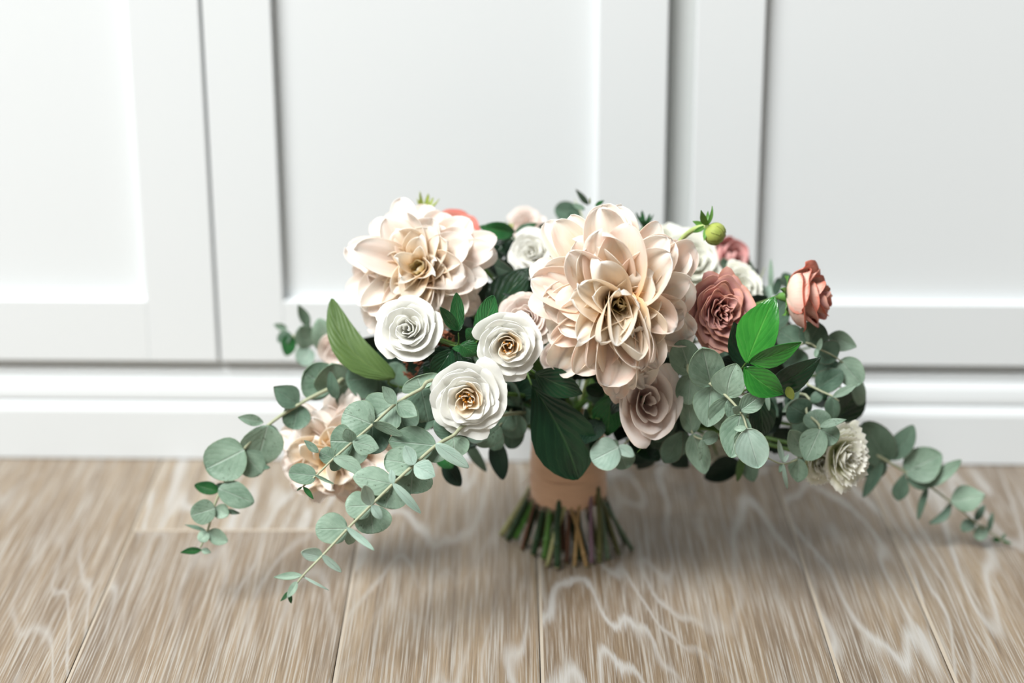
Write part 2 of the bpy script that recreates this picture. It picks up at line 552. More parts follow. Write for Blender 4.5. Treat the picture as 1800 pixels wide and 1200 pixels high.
edges = sorted([seam(px)[0] for px in (-560, -330, 118, 585, 950, 1473, 1674, 2080)])
edges = [edges[0] - 0.22 * i for i in range(7, 0, -1)] + edges + [edges[-1] + 0.22 * i for i in range(1, 8)]
joint_y = FP(400, 932).dot(PD)
end_y = DOORY + 0.2
k = 0
for a, b in zip(edges[:-1], edges[1:]):
    mid = (a + b) / 2
    k += 1
    if abs(a - seam(118)[0]) < 1e-6:
        spans = [(-1.2, 0.3), (0.3, joint_y), (joint_y, end_y)]
    else:
        j = 0.2 + (k * 0.37) % 0.7
        spans = [(-1.2, j), (j, end_y)]
    for s0, s1 in spans:
        g, ch = 0.0005, 0.0030
        V = []
        for z, i in ((-0.012, 0), (-ch * 0.35, 0), (0.0, ch)):
            for (p, q) in ((a + g + i, s0 + g + i), (b - g - i, s0 + g + i), (b - g - i, s1 - g - i), (a + g + i, s1 - g - i)):
                V.append((p - mid, q, z))
        f = [(3, 2, 1, 0)] + [(r + c, r + (c + 1) % 4, r + (c + 1) % 4 + 4, r + c + 4) for r in (0, 4) for c in range(4)] + [(8, 9, 10, 11)]
        pl = mesh('plank', V, f, M['oak'], fl, smooth=False)
        pl.data.materials.append(M['lit_limed_edge'])
        for fi in (5, 7, 8):
            pl.data.polygons[fi].material_index = 1
        pl.rotation_euler = (0, 0, math.atan2(PS.y, PS.x))
        pl.location = PS * mid

# ------------------------------------------------------------------ bouquet frame
CEN = FP(998, 955)                 # the middle of the stems on the floor
BX, BY = CEN.x, CEN.y
BIND = Vector((BX, BY, 0.125))


def stem_to_bind(top, thick=0.0022, seed=0):
    r = random.Random(seed)
    a = r.uniform(0, 2 * PI)
    b = BIND + Vector((math.cos(a) * 0.02, math.sin(a) * 0.016, r.uniform(-0.02, 0.0)))
    inner = Vector((BX + (top.x - BX) * 0.35, BY + (top.y - BY) * 0.35, 0.125 + (top.z - 0.125) * 0.55))
    if inner.z < 0.15:
        inner.z = 0.16
    return [b, inner, top]


# ------------------------------------------------------------------ leaves
def prof_w(kind, v):
    if kind == 'round':
        return np.sqrt(np.clip(1 - (2 * v ** 0.93 - 1) ** 2, 0, 1)) ** 0.92
    if kind == 'oval':
        return np.clip(np.sin(PI * v ** 0.85), 0, 1) ** 0.62
    if kind == 'ovate':
        return np.clip(np.sin(PI * v ** 0.88), 0, 1) ** 0.85 * (1 - 0.12 * v)
    if kind == 'obovate':
        return np.clip(np.sin(PI * v ** 1.35), 0, 1) ** 0.7
    return np.clip(np.sin(PI * v), 0, 1) ** 0.9


def leaf_grid(b, tp, width, kind='round', roll=0.0, bend=0.0, curl=0.0, fold=0.0, wave=0.0, seed=0, nu=9, nv=12, side_curve=0.0):
    b, tp = Vector(b), Vector(tp)
    a = tp - b
    L = a.length
    a.normalize()
    nrm = (CAM - b)
    nrm = (nrm - a * nrm.dot(a)).normalized()
    q = Matrix.Rotation(math.radians(roll), 3, a)
    nrm = q @ nrm
    s = a.cross(nrm).normalized()
    r = np.random.RandomState(seed)
    ph = r.uniform(0, 6.28, 4)
    vs = np.linspace(0, 1, nv)
    vs = 0.5 - 0.5 * np.cos(PI * vs) * (1 - 0.0)
    us = np.linspace(-1, 1, nu)
    G = np.zeros((nv, nu, 3))
    A, S, N = np.array(a), np.array(s), np.array(nrm)
    wv = prof_w(kind, vs)
    for j, v in enumerate(vs):
        hw = width / 2 * wv[j]
        cen = np.array(b) + A * L * v + N * (bend * L * 4 * v * (1 - v) + curl * L * v * v) + S * (side_curve * L * 4 * v * (1 - v))
        for i, u in enumerate(us):
            z = fold * abs(u) * hw + wave * width * (abs(u) ** 1.5) * math.sin(7 * v + ph[0] + (1.5 if u > 0 else 0)) + 0.05 * width * u * u * math.sin(ph[1])
            asym = 1 + 0.06 * math.sin(5 * v + ph[2]) * (1 if u > 0 else -1)
            G[j, i] = cen + S * (u * hw * asym) + N * z
    return G


def add_leaf(parent, mat, b, tp, width, **kw):
    G = leaf_grid(b, tp, width, **kw)
    V, f, uv = sheet(G, 0.0005)
    return mesh('leaf', V, f, mat, parent, uvs=uv)


def sprig(name, label, cat, group, stem_pts, stem_r, leaves, mat_stem, defmat, seed=1, bind=True, extra=None, kind='round'):
    """stem_pts: list of (px,py,Y); leaves: dicts/tuples (bx,by,tx,ty,wpx,Y[,opts])"""
    pts = [P(*p) for p in stem_pts]
    th = thing(name, label, cat, pts[0], group)
    path = list(pts)
    if bind:
        path = stem_to_bind(pts[0], seed=seed)[:-1] + path
        rr = [0.0022, 0.002] + list(np.linspace(stem_r, stem_r * 0.45, len(pts)))
    else:
        rr = list(np.linspace(stem_r, stem_r * 0.45, len(pts)))
    V, f, uv = tube(path, rr, 7, 5)
    mesh('stem', V, f, mat_stem, th, uvs=uv)
    r = random.Random(seed * 13 + 1)
    for k, L in enumerate(leaves):
        bx_, by_, tx, ty, wpx, Y = L[:6]
        o = dict(L[6]) if len(L) > 6 else {}
        Yt = o.pop('Yt', Y + r.uniform(-0.012, 0.006))
        m = M[o.pop('mat', defmat)]
        b, tp = P(bx_, by_, Y), P(tx, ty, Yt)
        kw = dict(kind=kind, roll=r.uniform(-16, 16), bend=r.uniform(-0.06, 0.08), fold=r.uniform(0.0, 0.25), wave=r.uniform(0.0, 0.03), seed=seed * 100 + k)
        kw.update(o)
        if name == 'eucalyptus_sprig' and wpx > 30:
            tp = b.lerp(tp, 1.06)
            wpx *= 1.16
        add_leaf(th, m, b, tp, wpx * mpp(b), **kw)
    return th


# ------------------------------------------------------------------ flowers
def frame(n, roll=0.0):
    n = Vector(n).normalized()
    x = Vector((0, 0, 1)).cross(n)
    if x.length < 1e-3:
        x = Vector((1, 0, 0))
    x.normalize()
    y = n.cross(x)
    R = Matrix((x, y, n)).transposed()
    return np.array(R @ Matrix.Rotation(roll, 3, 'Z'))


def polar_petal(R, H, t, th, rs, A, ruf=0.03, ser=0.0, nu=13, nv=9, lip=1.0, tight=1.0, cup=0.0):
    """one petal of a cupped rose; t 0 inner..1 outer"""
    us = np.linspace(-1, 1, nu)
    vs = np.linspace(0, 1, nv)
    rb = R * 0.10 * t
    rt = R * (0.05 + 0.95 * t ** (0.85 * tight))
    zt = H * (0.97 - 0.10 * t - 0.50 * (1 - cup) * max(0, t - 0.35) ** 1.3 * 1.6)
    zt *= rs.uniform(0.94, 1.05)
    rt *= rs.uniform(0.93, 1.05)
    ph = rs.uniform(0, 6.28, 3)
    G = np.zeros((nv, nu, 3))
    for j, v in enumerate(vs):
        fr = math.sin(v * PI / 2) ** 0.9
        fz = 1 - math.cos(v * PI / 2)
        fz = 0.35 * v + 0.65 * fz
        fr = fr * (1 - cup) + cup * (math.sin(min(v * 1.5, 1) * PI / 2) - 0.12 * max(0, v - 0.55))
        if t < 0.25:
            fr = math.sin(min(v * 1.25, 1) * PI / 2) - 0.25 * max(0, v - 0.6)
        lipq = max(0.0, (v - 0.66) / 0.34) ** 2 * lip * (0.25 + t)
        sh = math.sin(PI * (0.12 + 0.62 * v)) ** 0.7
        for i, u in enumerate(us):
            a = th + A * sh * u
            edge = abs(u) ** 3
            r = rb + (rt - rb) * fr + 0.10 * R * lipq * (1 - 0.3 * edge)
            z = zt * fz - 0.10 * H * lipq
            z -= zt * 0.22 * edge * v
            r += R * 0.07 * u * v * (0.4 + t)
            w_ = ruf * R * v ** 2 * (math.sin(3.1 * u + ph[0]) + 0.6 * math.sin(6.7 * u + ph[1]))
            r += w_ * 0.8
            z += w_ * 0.9
            if ser:
                sv = ser * R * v ** 6 * (1 if i % 2 else -1)
                z += sv
                r += sv * 0.7
            r += R * 0.05 * edge * v * (0.5 if t > 0.4 else -0.3)
            G[j, i] = (r * math.cos(a), r * math.sin(a), z)
    return G


def put(G, Fm, org, squash=None):
    if squash is not None:
        G = G * np.array(squash)
    return G @ Fm.T + np.array(org)


def calyx(th, org, Fm, R, r0, n=5, mat=None, L=1.0):
    """green cup and sepals behind a bloom"""
    V, f, uv = tube([Vector(np.array(org) + Fm @ np.array((0, 0, -0.30 * R))), Vector(np.array(org) + Fm @ np.array((0, 0, -0.05 * R))), Vector(np.array(org) + Fm @ np.array((0, 0, 0.06 * R)))],
                    [0.10 * R, 0.2 * R, 0.15 * R], 10, 4)
    mesh('calyx', V, f, mat or M['sepal'], th, uvs=uv)
    rs = np.random.RandomState(5)
    for k in range(n):
        a = 2 * PI * k / n + rs.uniform(-0.2, 0.2)
        G = np.zeros((7, 5, 3))
        for j, v in enumerate(np.linspace(0, 1, 7)):
            for i, u in enumerate(np.linspace(-1, 1, 5)):
                rr = R * (0.15 + 0.55 * L * v)
                hw = 0.14 * R * (math.sin(PI * (0.15 + 0.85 * v)) ** 0.9)
                z = -0.05 * R + 0.20 * R * v - 0.25 * R * v * v * rs.uniform(0.6, 1.2)
                G[j, i] = (rr * math.cos(a) - u * hw * math.sin(a), rr * math.sin(a) + u * hw * math.cos(a), z + 0.04 * R * u * u)
        V, f, uv = sheet(put(G, Fm, org), 0.0006)
        mesh('sepal', V, f, mat or M['sepal'], th, uvs=uv)


def rose(label, px, py, Y, Rpx, n, mat, N=26, Hr=0.75, roll=0.0, seed=1, ruf=0.03, ser=0.0, A0=1.45, A1=0.92, group='roses in the bouquet', name='rose', cat='flower',
         centre=None, squash=None, sep=True, lip=1.0, tight=1.0, mat_in=None, stem=True, cup=0.0):
    c = P(px, py, Y)
    R = Rpx * mpp(c)
    n = Vector(n).normalized()
    H = R * Hr
    org = c - n * H * 0.75
    Fm = frame(n, roll)
    th_ = thing(name, label, cat, org, group)
    rs = np.random.RandomState(seed)
    for i in range(N):
        t = (i + 0.5) / N
        th = i * 2.39996 + rs.uniform(-0.25, 0.25)
        A = A0 + (A1 - A0) * t ** 0.6
        G = polar_petal(R, H, t, th, rs, A, ruf, ser, lip=lip, tight=tight, cup=cup, nu=15 if ser else 13)
        V, f, uv = sheet(put(G, Fm, org, squash), 0.0005)
        mesh('petal', V, f, mat_in if (mat_in and t < 0.3) else mat, th_, uvs=uv)
    if centre:
        V2 = []
        for k in range(centre):
            a, r_ = rs.uniform(0, 6.28), R * 0.22 * math.sqrt(rs.uniform(0, 1))
            p0 = np.array((r_ * 0.6 * math.cos(a), r_ * 0.6 * math.sin(a), H * 0.45))
            p1 = np.array((r_ * math.cos(a + 0.3), r_ * math.sin(a + 0.3), H * (0.86 + rs.uniform(-0.04, 0.06))))
            q0, q1 = Vector(Fm @ p0 + np.array(org)), Vector(Fm @ p1 + np.array(org))
            V2.append(tube([q0, q0.lerp(q1, 0.85), q1], [R * 0.008, R * 0.012, R * 0.035], 6, 2))
        V, f, uv = join(V2)
        mesh('stamens', V, f, M['stamen'], th_, uvs=uv, kind='stuff')
    if sep:
        calyx(th_, org, Fm, R, 0)
    if stem:
        pts = stem_to_bind(org - n * R * 0.28, seed=seed)
        V, f, uv = tube(pts, [0.0025, 0.0022, 0.0022], 7, 6)
        mesh('stem', V, f, M['stem_green'], th_, uvs=uv)
    return th_


def strap_petal(L, Wd, az, el0, el1, r0, z0, cup, ruf, rs, point=1.0, twist=0.0, nu=11, nv=12, fold=0.0):
    """dahlia petal: starts at radius r0, rises with elevation el0 bending to el1"""
    G = np.zeros((nv, nu, 3))
    ph = rs.uniform(0, 6.28, 4)
    ca, sa = math.cos(az), math.sin(az)
    r, z = r0, z0
    vs = 1 - (1 - np.linspace(0, 1, nv)) ** 1.7
    for j, v in enumerate(vs):
        if j:
            e = el0 + (el1 - el0) * v ** 1.2
            dl = L * (vs[j] - vs[j - 1])
            r += dl * math.cos(e)
            z += dl * math.sin(e)
        e = el0 + (el1 - el0) * v ** 1.2
        wv = (0.34 + 0.66 * math.sin(min(1, v * 1.45) * PI / 2)) * (max(0.0, 1 - v ** (5.2 - 2.2 * point))) ** (0.42 + 0.16 * point)
        hw = Wd / 2 * wv
        tw = twist * v
        for i, u in enumerate(np.linspace(-1, 1, nu)):
            cv = cup * (1.25 - 0.75 * v)
            bendn = cv * hw * u * u
            ww = ruf * Wd * (abs(u) ** 2) * v * (math.sin(6 * v + ph[0] + 2 * np.sign(u)) + 0.5 * math.sin(11 * v + ph[1]))
            crease = fold * hw * (0.5 * math.cos(PI * u * 2.2) - 0.3) * (0.4 + v)
            x_ = u * hw * (1 - 0.25 * min(cv, 1.5) * u * u)
            nn = bendn + ww + crease
            # normal of the petal in the r-z plane (towards the flower's front)
            nr, nz = -math.sin(e), math.cos(e)
            xs = x_ * math.cos(tw) - nn * math.sin(tw)
            nn2 = x_ * math.sin(tw) + nn * math.cos(tw)
            rr, zz = r + nn2 * nr, z + nn2 * nz
            G[j, i] = (rr * ca - xs * sa, rr * sa + xs * ca, zz)
    return G


def dahlia(label, px, py, Y, n, prof_r, layers, mat, matc, seed, roll=0.0, group='large dahlias in the bouquet', depth=0.55, down=0.0):
    """prof_r: list of (image angle deg ccw from +x, radius px) of the outline; layers: (count, radius factor, el0, el1, width factor, cup, ruf)"""
    c = P(px, py, Y)
    s = mpp(c)
    n = Vector(n).normalized()
    Fm = frame(n, roll)
    angs = np.radians([a for a, _ in prof_r])
    rads = np.array([r for _, r in prof_r]) * s
    o_ = np.argsort(angs)
    angs, rads = angs[o_], rads[o_]
    Rm = float(rads.mean())
    org = c - n * Rm * depth * 0.5
    th_ = thing('dahlia', label, 'flower', org, group)
    rs = np.random.RandomState(seed)
    off = 0.0
    for li, (cnt, rf, el0, el1, wf, cup, ruf, zf) in enumerate(layers):
        off += 2.4
        for k in range(cnt):
            az = off + 2 * PI * k / cnt + rs.uniform(-0.45, 0.45) * 2 * PI / cnt
            a0 = (az + roll) % (2 * PI)
            R_ = float(np.interp(a0, angs, rads, period=2 * PI))
            Rl = Rm * (1 - 0.8 * min(1, rf)) + R_ * (0.8 * min(1, rf)) if rf < 1 else R_
            dn = max(0.0, -math.sin(a0)) * down
            e0 = math.radians(el0 + rs.uniform(-10, 10) + dn * 14)
            e1 = math.radians(el1 + rs.uniform(-24, 24) - dn * 6)
            r0 = Rm * 0.05 * (0.5 + rf)
            L = max(0.15 * Rm, (Rl * rf - r0)) / max(0.35, (math.cos(e0) + math.cos(e1)) / 2)
            L = min(L, Rm * 1.25) * rs.uniform(0.86, 1.10)
            G = strap_petal(L, Rm * wf * rs.uniform(0.85, 1.15), az, e0, e1, r0, Rm * zf, cup * rs.uniform(0.5, 1.4) + dn * 0.5, ruf * rs.uniform(0.4, 1.5), rs,
                            point=rs.uniform(0.0, 1.0), twist=rs.uniform(-0.6, 0.6) * (0.5 + dn * 0.5), fold=rs.uniform(-0.15, 0.3) + dn * 0.3)
            V, f, uv = sheet(put(G, Fm, org), 0.0005)
            mesh('petal', V, f, matc if rf < 0.3 else (M['dahlia_inner'] if rf < 0.62 else mat), th_, uvs=uv)
    calyx(th_, org - n * Rm * 0.12, Fm, Rm * 0.5, 0, 6)
    pts = stem_to_bind(org - n * Rm * 0.28, seed=seed)
    V, f, uv = tube(pts, [0.0035, 0.0032, 0.0032], 8, 6)
    mesh('stem', V, f, M['stem_green'], th_, uvs=uv)
    return th_


# (count, radius factor, el0, el1, width, cup, ruffle, z)
LAY = [(14, 1.00, 10, -22, 0.56, 0.5, 0.05, -0.05),
       (13, 0.95, 22, -12, 0.58, 0.55, 0.06, 0.0),
       (11, 0.85, 34, 0, 0.62, 0.65, 0.11, 0.05),
       (9, 0.74, 46, 8, 0.64, 0.75, 0.15, 0.08),
       (7, 0.60, 56, 18, 0.60, 0.8, 0.18, 0.10),
       (6, 0.44, 66, 38, 0.50, 0.9, 0.17, 0.12),
       (5, 0.30, 72, 60, 0.34, 0.9, 0.12, 0.12),
       (5, 0.16, 80, 78, 0.22, 0.9, 0.10, 0.12)]

dahlia('largest peach and cream dahlia with a deep yellow heart, front of the bouquet', 1085, 535, 1.775, (0.05, -1, 0.28),
       [(0, 125), (-20, 142), (-45, 122), (-70, 148), (-90, 155), (-115, 150), (-140, 135), (-160, 125), (180, 140), (160, 166), (135, 178), (112, 194), (95, 200), (75, 176), (55, 186), (40, 172), (20, 150)],
       LAY, M['dahlia'], M['dahlia_centre'], 11, down=1.0)
dahlia('blurred pale peach dahlia above the tight white rose, topmost on its side', 738, 472, 1.87, (-0.12, -1, 0.42),
       [(0, 118), (20, 135), (45, 122), (70, 110), (95, 128), (120, 130), (150, 138), (180, 148), (200, 140), (225, 145), (250, 118), (270, 115), (300, 120), (330, 118)],
       LAY, M['dahlia_pale'], M['dahlia_centre'], 23, down=0.3)
dahlia('cream dahlia hanging low behind the eucalyptus over the floor', 590, 800, 1.84, (-0.3, -1, 0.12),
       [(0, 112), (30, 115), (60, 112), (85, 112), (110, 100), (140, 108), (170, 118), (200, 112), (225, 118), (245, 108), (270, 85), (300, 95), (330, 110)],
       LAY, M['dahlia_pale'], M['dahlia_centre'], 38, down=0.2)

# ---- white spray roses
WG = 'white roses in the bouquet'
rose('tight white rose covering the lower edge of the pale dahlia', 715, 577, 1.775, 57, (-0.12, -1, 0.45), M['white'], N=28, seed=3, ruf=0.03, Hr=0.85, group=WG, name='white_rose')
rose('round white rose with a tight peach-tinted heart, beside the largest dahlia', 893, 609, 1.755, 57, (0.05, -1, 0.2), M['white'], N=30, seed=5, ruf=0.03, Hr=0.85, group=WG, name='white_rose', centre=7, mat_in=M['white_heart'])
rose('open ruffled white rose with orange stamens, lowest of the white roses', 821, 703, 1.735, 67, (-0.05, -1, 0.12), M['white'], N=30, seed=9, ruf=0.045, group=WG, name='white_rose', centre=13, Hr=0.6, mat_in=M['white_heart'])
rose('small soft white rose tucked between the two upper dahlias', 932, 442, 1.93, 44, (-0.25, -1, 0.45), M['white'], N=22, seed=12, ruf=0.03, group=WG, name='white_rose')
rose('cream white rose behind the green dahlia bud stalk', 1218, 462, 1.97, 58, (0.3, -1, 0.55), M['cream'], N=26, seed=14, ruf=0.04, group=WG, name='white_rose')
rose('faint cream rose peeping over the largest dahlia, near the grey strip', 1172, 420, 2.03, 36, (0.1, -0.8, 0.8), M['cream'], N=18, seed=15, group=WG, name='white_rose')
rose('frilled white rose behind the dusty mauve rose', 1300, 508, 1.93, 46, (0.2, -1, 0.5), M['cream'], N=26, seed=17, ruf=0.05, ser=0.02, group=WG, name='white_rose')
rose('blurred blush white rose at the very back top of the bouquet', 925, 392, 2.08, 34, (0, -0.9, 0.6), M['blush'], N=16, seed=18, group=WG, name='white_rose')
rose('cream rose half hidden below the eucalyptus, low above the floor', 1262, 792, 1.93, 40, (0.1, -1, -0.4), M['cream'], N=16, seed=19, group=WG, name='white_rose')

# ---- coloured roses
PG = 'pink and blush roses in the bouquet'
rose('large-petalled blush rose hanging under the largest dahlia', 1142, 706, 1.775, 66, (0.15, -1, 0.34), M['blush'], N=15, seed=21, ruf=0.03, A0=1.5, A1=0.95, group=PG, squash=(0.86, 1.22, 1.0), Hr=1.15, roll=0.0, lip=1.5, cup=0.35)
rose('greyish blush rose squeezed between white rose and largest dahlia', 925, 556, 1.84, 48, (-0.2, -1, 0.4), M['blush'], N=24, seed=22, ruf=0.04, group=PG)
rose('pinkish blush rose under the lower edge of the largest dahlia', 985, 628, 1.83, 40, (-0.1, -1, -0.05), M['blush'], N=14, seed=24, group=PG)
rose('open dusty mauve rose with many folded petals', 1272, 548, 1.815, 62, (0.18, -1, 0.28), M['mauve'], N=34, seed=26, ruf=0.085, group=PG, Hr=0.85, squash=(0.92, 1.08, 1))
rose('peach pink rose turned sideways with coral petal edges', 1446, 520, 1.85, 54, (0.95, -0.3, 0.12), M['coral'], N=18, seed=28, ruf=0.045, group=PG, Hr=1.55, A0=1.6, A1=1.25, mat_in=M['mauve'], lip=1.8, cup=0.75)
rose('blurred soft pink rose behind the dahlia bud', 1290, 452, 2.03, 45, (0.65, -0.6, 0.5), M['pink'], N=14, seed=29, group=PG, Hr=1.5, A0=1.6, A1=1.25, lip=0.6, cup=0.9)
rose('pale blush rose by the olive leaf on the outer edge', 594, 624, 1.93, 44, (-0.5, -1, -0.1), M['blush'], N=10, seed=31, group=PG, Hr=1.4, A0=1.6, A1=1.3, cup=0.8)
rose('rust pink rose behind the pale dahlia, only its rim showing', 812, 402, 1.95, 44, (0.3, -0.6, 0.7), M['rust'], N=12, seed=33, group=PG, A0=1.5, A1=1.0)

CG = 'frilled white carnations'
rose('frilled white carnation with green tinted petals, outermost above the floor', 1494, 806, 1.80, 58, (0.45, -1, 0.2), M['carn'], N=22, seed=41, ruf=0.05, ser=0.045, group=CG, name='carnation', Hr=0.8, squash=(0.8, 1.0, 1))
rose('smaller frilled white carnation partly under eucalyptus leaves', 1446, 812, 1.81, 42, (0.2, -1, 0.1), M['carn'], N=24, seed=43, ruf=0.05, ser=0.045, group=CG, name='carnation')
rose('white carnation edge showing behind the dark leaf above its neighbours', 1476, 764, 1.90, 30, (0.5, -1, 0.1), M['carn'], N=16, seed=44, ruf=0.05, ser=0.04, group=CG, name='carnation')

# ---- dahlia bud on its stalk
c = P(1257, 411, 1.86)
R = 20 * mpp(c)
bd = thing('dahlia_bud', 'round green dahlia bud on a bent pale stalk, rising over the largest dahlia', 'flower bud', c)
nb = Vector((0.75, -0.55, -0.35)).normalized()
Fm = frame(nb)
V = []
NV, NU = 12, 24
for j in range(NV):
    a = PI * j / (NV - 1)
    for i in range(NU):
        b = 2 * PI * i / NU
        rr = R * math.sin(a) * (1 + 0.03 * math.cos(8 * b))
        V.append(Fm @ np.array((rr * math.cos(b), rr * math.sin(b), -R * 0.88 * math.cos(a))) + np.array(c))
f = [(j * NU + i, j * NU + (i + 1) % NU, (j + 1) * NU + (i + 1) % NU, (j + 1) * NU + i) for j in range(NV - 1) for i in range(NU)]
uv = [(i / NU, j / (NV - 1)) for j in range(NV) for i in range(NU)]
mesh('bud', V, f, M['bud'], bd, uvs=uv)
rs = np.random.RandomState(3)
for k in range(8):                                    # scales hugging the bud
    a = 2 * PI * k / 8
    G = np.zeros((8, 7, 3))
    for j, v in enumerate(np.linspace(0, 1, 8)):
        aa = 0.25 + v * 2.2
        for i, u in enumerate(np.linspace(-1, 1, 7)):
            b = a + u * 0.42 * math.sin(PI * (0.2 + 0.7 * v))
            rr = R * 1.03 * math.sin(aa)
            G[j, i] = (rr * math.cos(b), rr * math.sin(b), -R * 0.92 * math.cos(aa))
    V, f, uv = sheet(put(G, Fm, c), 0.0004)
    mesh('scale', V, f, M['bud'], bd, uvs=uv)
for (tx, ty, wd, dy) in ((1231, 367, 13, -0.01), (1252, 361, 7, 0.0), (1219, 388, 13, 0.01), (1217, 409, 9, -0.01), (1238, 424, 9, -0.01), (1244, 372, 9, 0.01)):
    b = P(1243, 396, 1.86)
    G = leaf_grid(b, P(tx, ty, 1.86 + dy), wd * mpp(b), kind='ovate', roll=rs.uniform(-30, 30), bend=rs.uniform(-0.15, 0.15), curl=0.1, fold=0.3, seed=k, side_curve=rs.uniform(-0.1, 0.1))
    V, f, uv = sheet(G, 0.0006)
    mesh('sepal', V, f, M['sepal'], bd, uvs=uv)
st = [P(1182, 440, 1.88), P(1200, 418, 1.875), P(1222, 402, 1.865), P(1246, 398, 1.86)]
V, f, uv = tube(stem_to_bind(st[0], seed=4)[:-1] + st, [0.0025, 0.0022, 0.0024, 0.0024, 0.0026, 0.003], 8, 6)
mesh('stem', V, f, plain('pale_green_stalk', (178, 194, 122), 0.45, 0.4, 0.25, 60), bd, uvs=uv)


def green_bud(label, px, py, Y, Rpx, n, seed, mat='sepal', L=1.0, cnt=7):
    c = P(px, py, Y)
    s = Rpx * mpp(c)
    Fm = frame(n)
    th_ = thing('flower_bud', label, 'flower bud', c, 'small green buds')
    rs = np.random.RandomState(seed)
    for k in range(cnt):
        G = strap_petal(s * rs.uniform(1.3, 1.9) * L, s * 0.65, 2 * PI * k / cnt + rs.uniform(-0.2, 0.2), math.radians(35), math.radians(rs.uniform(75, 100)), s * 0.1, -s * 0.7, 0.7, 0.05, rs, point=1.5, nu=7, nv=8)
        V, f, uv = sheet(put(G, Fm, c), 0.0006)
        mesh('sepal', V, f, M[mat], th_, uvs=uv)
    V, f, uv = tube(stem_to_bind(c - Vector(n).normalized() * s * 0.6, seed=seed), 0.002, 7, 6)
    mesh('stem', V, f, M['stem_green'], th_, uvs=uv)
    return th_


green_bud('bright green bud with upright sepals behind the largest dahlia', 1133, 388, 1.95, 17, (0, -0.2, 1), 3, 'mid')
green_bud('pale green pointed bud sticking up behind the pale dahlia', 748, 362, 1.95, 17, (0.15, -0.2, 1), 5, 'bud', 1.2)
green_bud('tiny green bud between pale dahlia and small white rose', 893, 402, 1.98, 12, (0.2, -0.4, 1), 8, 'bud', 1.0)

# ---- dried brown blossom clusters
for lab, cx, cy, Y, r_, sd in (('cluster of dried brown blossoms under the tight white rose', 742, 645, 1.85, 34, 1), ('cluster of dried brown blossoms behind the forked green leaves', 772, 600, 1.84, 26, 2)):
    c = P(cx, cy, Y)
    s = mpp(c)
    th_ = thing('dried_blossom', lab, 'dried flower', c, 'dried brown blossoms')
    rs = np.random.RandomState(sd)
    bits = []
    for k in range(90):
        d = rs.normal(size=3)
        d /= np.linalg.norm(d)
        if d[1] > 0.4:
            continue
        p = np.array(c) + d * r_ * s * np.array((1, 0.7, 0.9)) * rs.uniform(0.75, 1.0)
        Fl = frame(d + rs.normal(size=3) * 0.4)
        for q in range(4):
            G = np.zeros((4, 3, 3))
            for j, v in enumerate((0, 0.35, 0.7, 1)):
                for i, u in enumerate((-1, 0, 1)):
                    hw = 3.2 * s * math.sin(PI * (0.1 + 0.85 * v))
                    an = q * PI / 2
                    rr = 6.0 * s * v
                    G[j, i] = (rr * math.cos(an) - u * hw * math.sin(an), rr * math.sin(an) + u * hw * math.cos(an), 2.5 * s * v * v)
            bits.append(sheet(put(G, Fl, p), 0.0003))
    V, f, uv = join(bits)
    mesh('blossoms', V, f, M['dried'], th_, uvs=uv, kind='stuff')
    V, f, uv = tube(stem_to_bind(c, seed=sd), 0.002, 7, 6)
    mesh('stem', V, f, M['stem_green'], th_, uvs=uv)

# ------------------------------------------------------------------ eucalyptus
EG = 'eucalyptus sprigs in the bouquet'
D = 'euc_dark'
PL = 'euc_pale'
sprig('eucalyptus_sprig', 'eucalyptus sprig crossing in front of the low cream dahlia', 'eucalyptus', EG,
      [(772, 668, 1.76), (739, 684, 1.745), (696, 709, 1.735), (655, 746, 1.725), (620, 776, 1.715), (586, 806, 1.705), (555, 836, 1.695), (532, 855, 1.69)], 0.0018,
      [(741, 684, 733, 620 + 42, 62, 1.755, dict(roll=10)), (741, 684, 752, 738, 66, 1.765, dict(mat=D)),
       (696, 709, 652, 712 + 26, 66, 1.742, dict(kind='round')), (696, 709, 712, 758, 60, 1.75),
       (697, 709, 672, 679, 26, 1.725, dict(kind='ovate', roll=25)), (697, 709, 731, 731, 34, 1.722, dict(kind='ovate', roll=-30, mat='euc')),
       (655, 746, 606, 727, 58, 1.73, dict(roll=5)), (655, 746, 650, 795, 62, 1.75, dict(mat=D)), (655, 744, 708, 766, 22, 1.715, dict(kind='oval', roll=35)), (655, 744, 650, 718, 14, 1.712, dict(kind='ovate')),
       (620, 776, 583, 775, 52, 1.72), (620, 776, 612, 815, 50, 1.728), (620, 776, 608, 752, 24, 1.708, dict(kind='oval')), (620, 776, 664, 787, 36, 1.706, dict(kind='ovate')),
       (586, 806, 562, 794, 30, 1.708), (586, 806, 594, 826, 24, 1.715), (586, 804, 637, 838, 26, 1.70, dict(kind='oval', side_curve=-0.12)),
       (555, 836, 510, 831, 33, 1.696, dict(kind='round')), (553, 834, 587, 850, 7, 1.69, dict(kind='oval', roll=30)), (560, 795, 535, 774, 15, 1.70, dict(kind='ovate')),
       (533, 855, 551, 877, 10, 1.69, dict(kind='ovate', mat='mid')), (532, 855, 522, 862, 4, 1.69, dict(kind='ovate', mat='mid'))],
      M['stem_euc'], 'euc', seed=51)
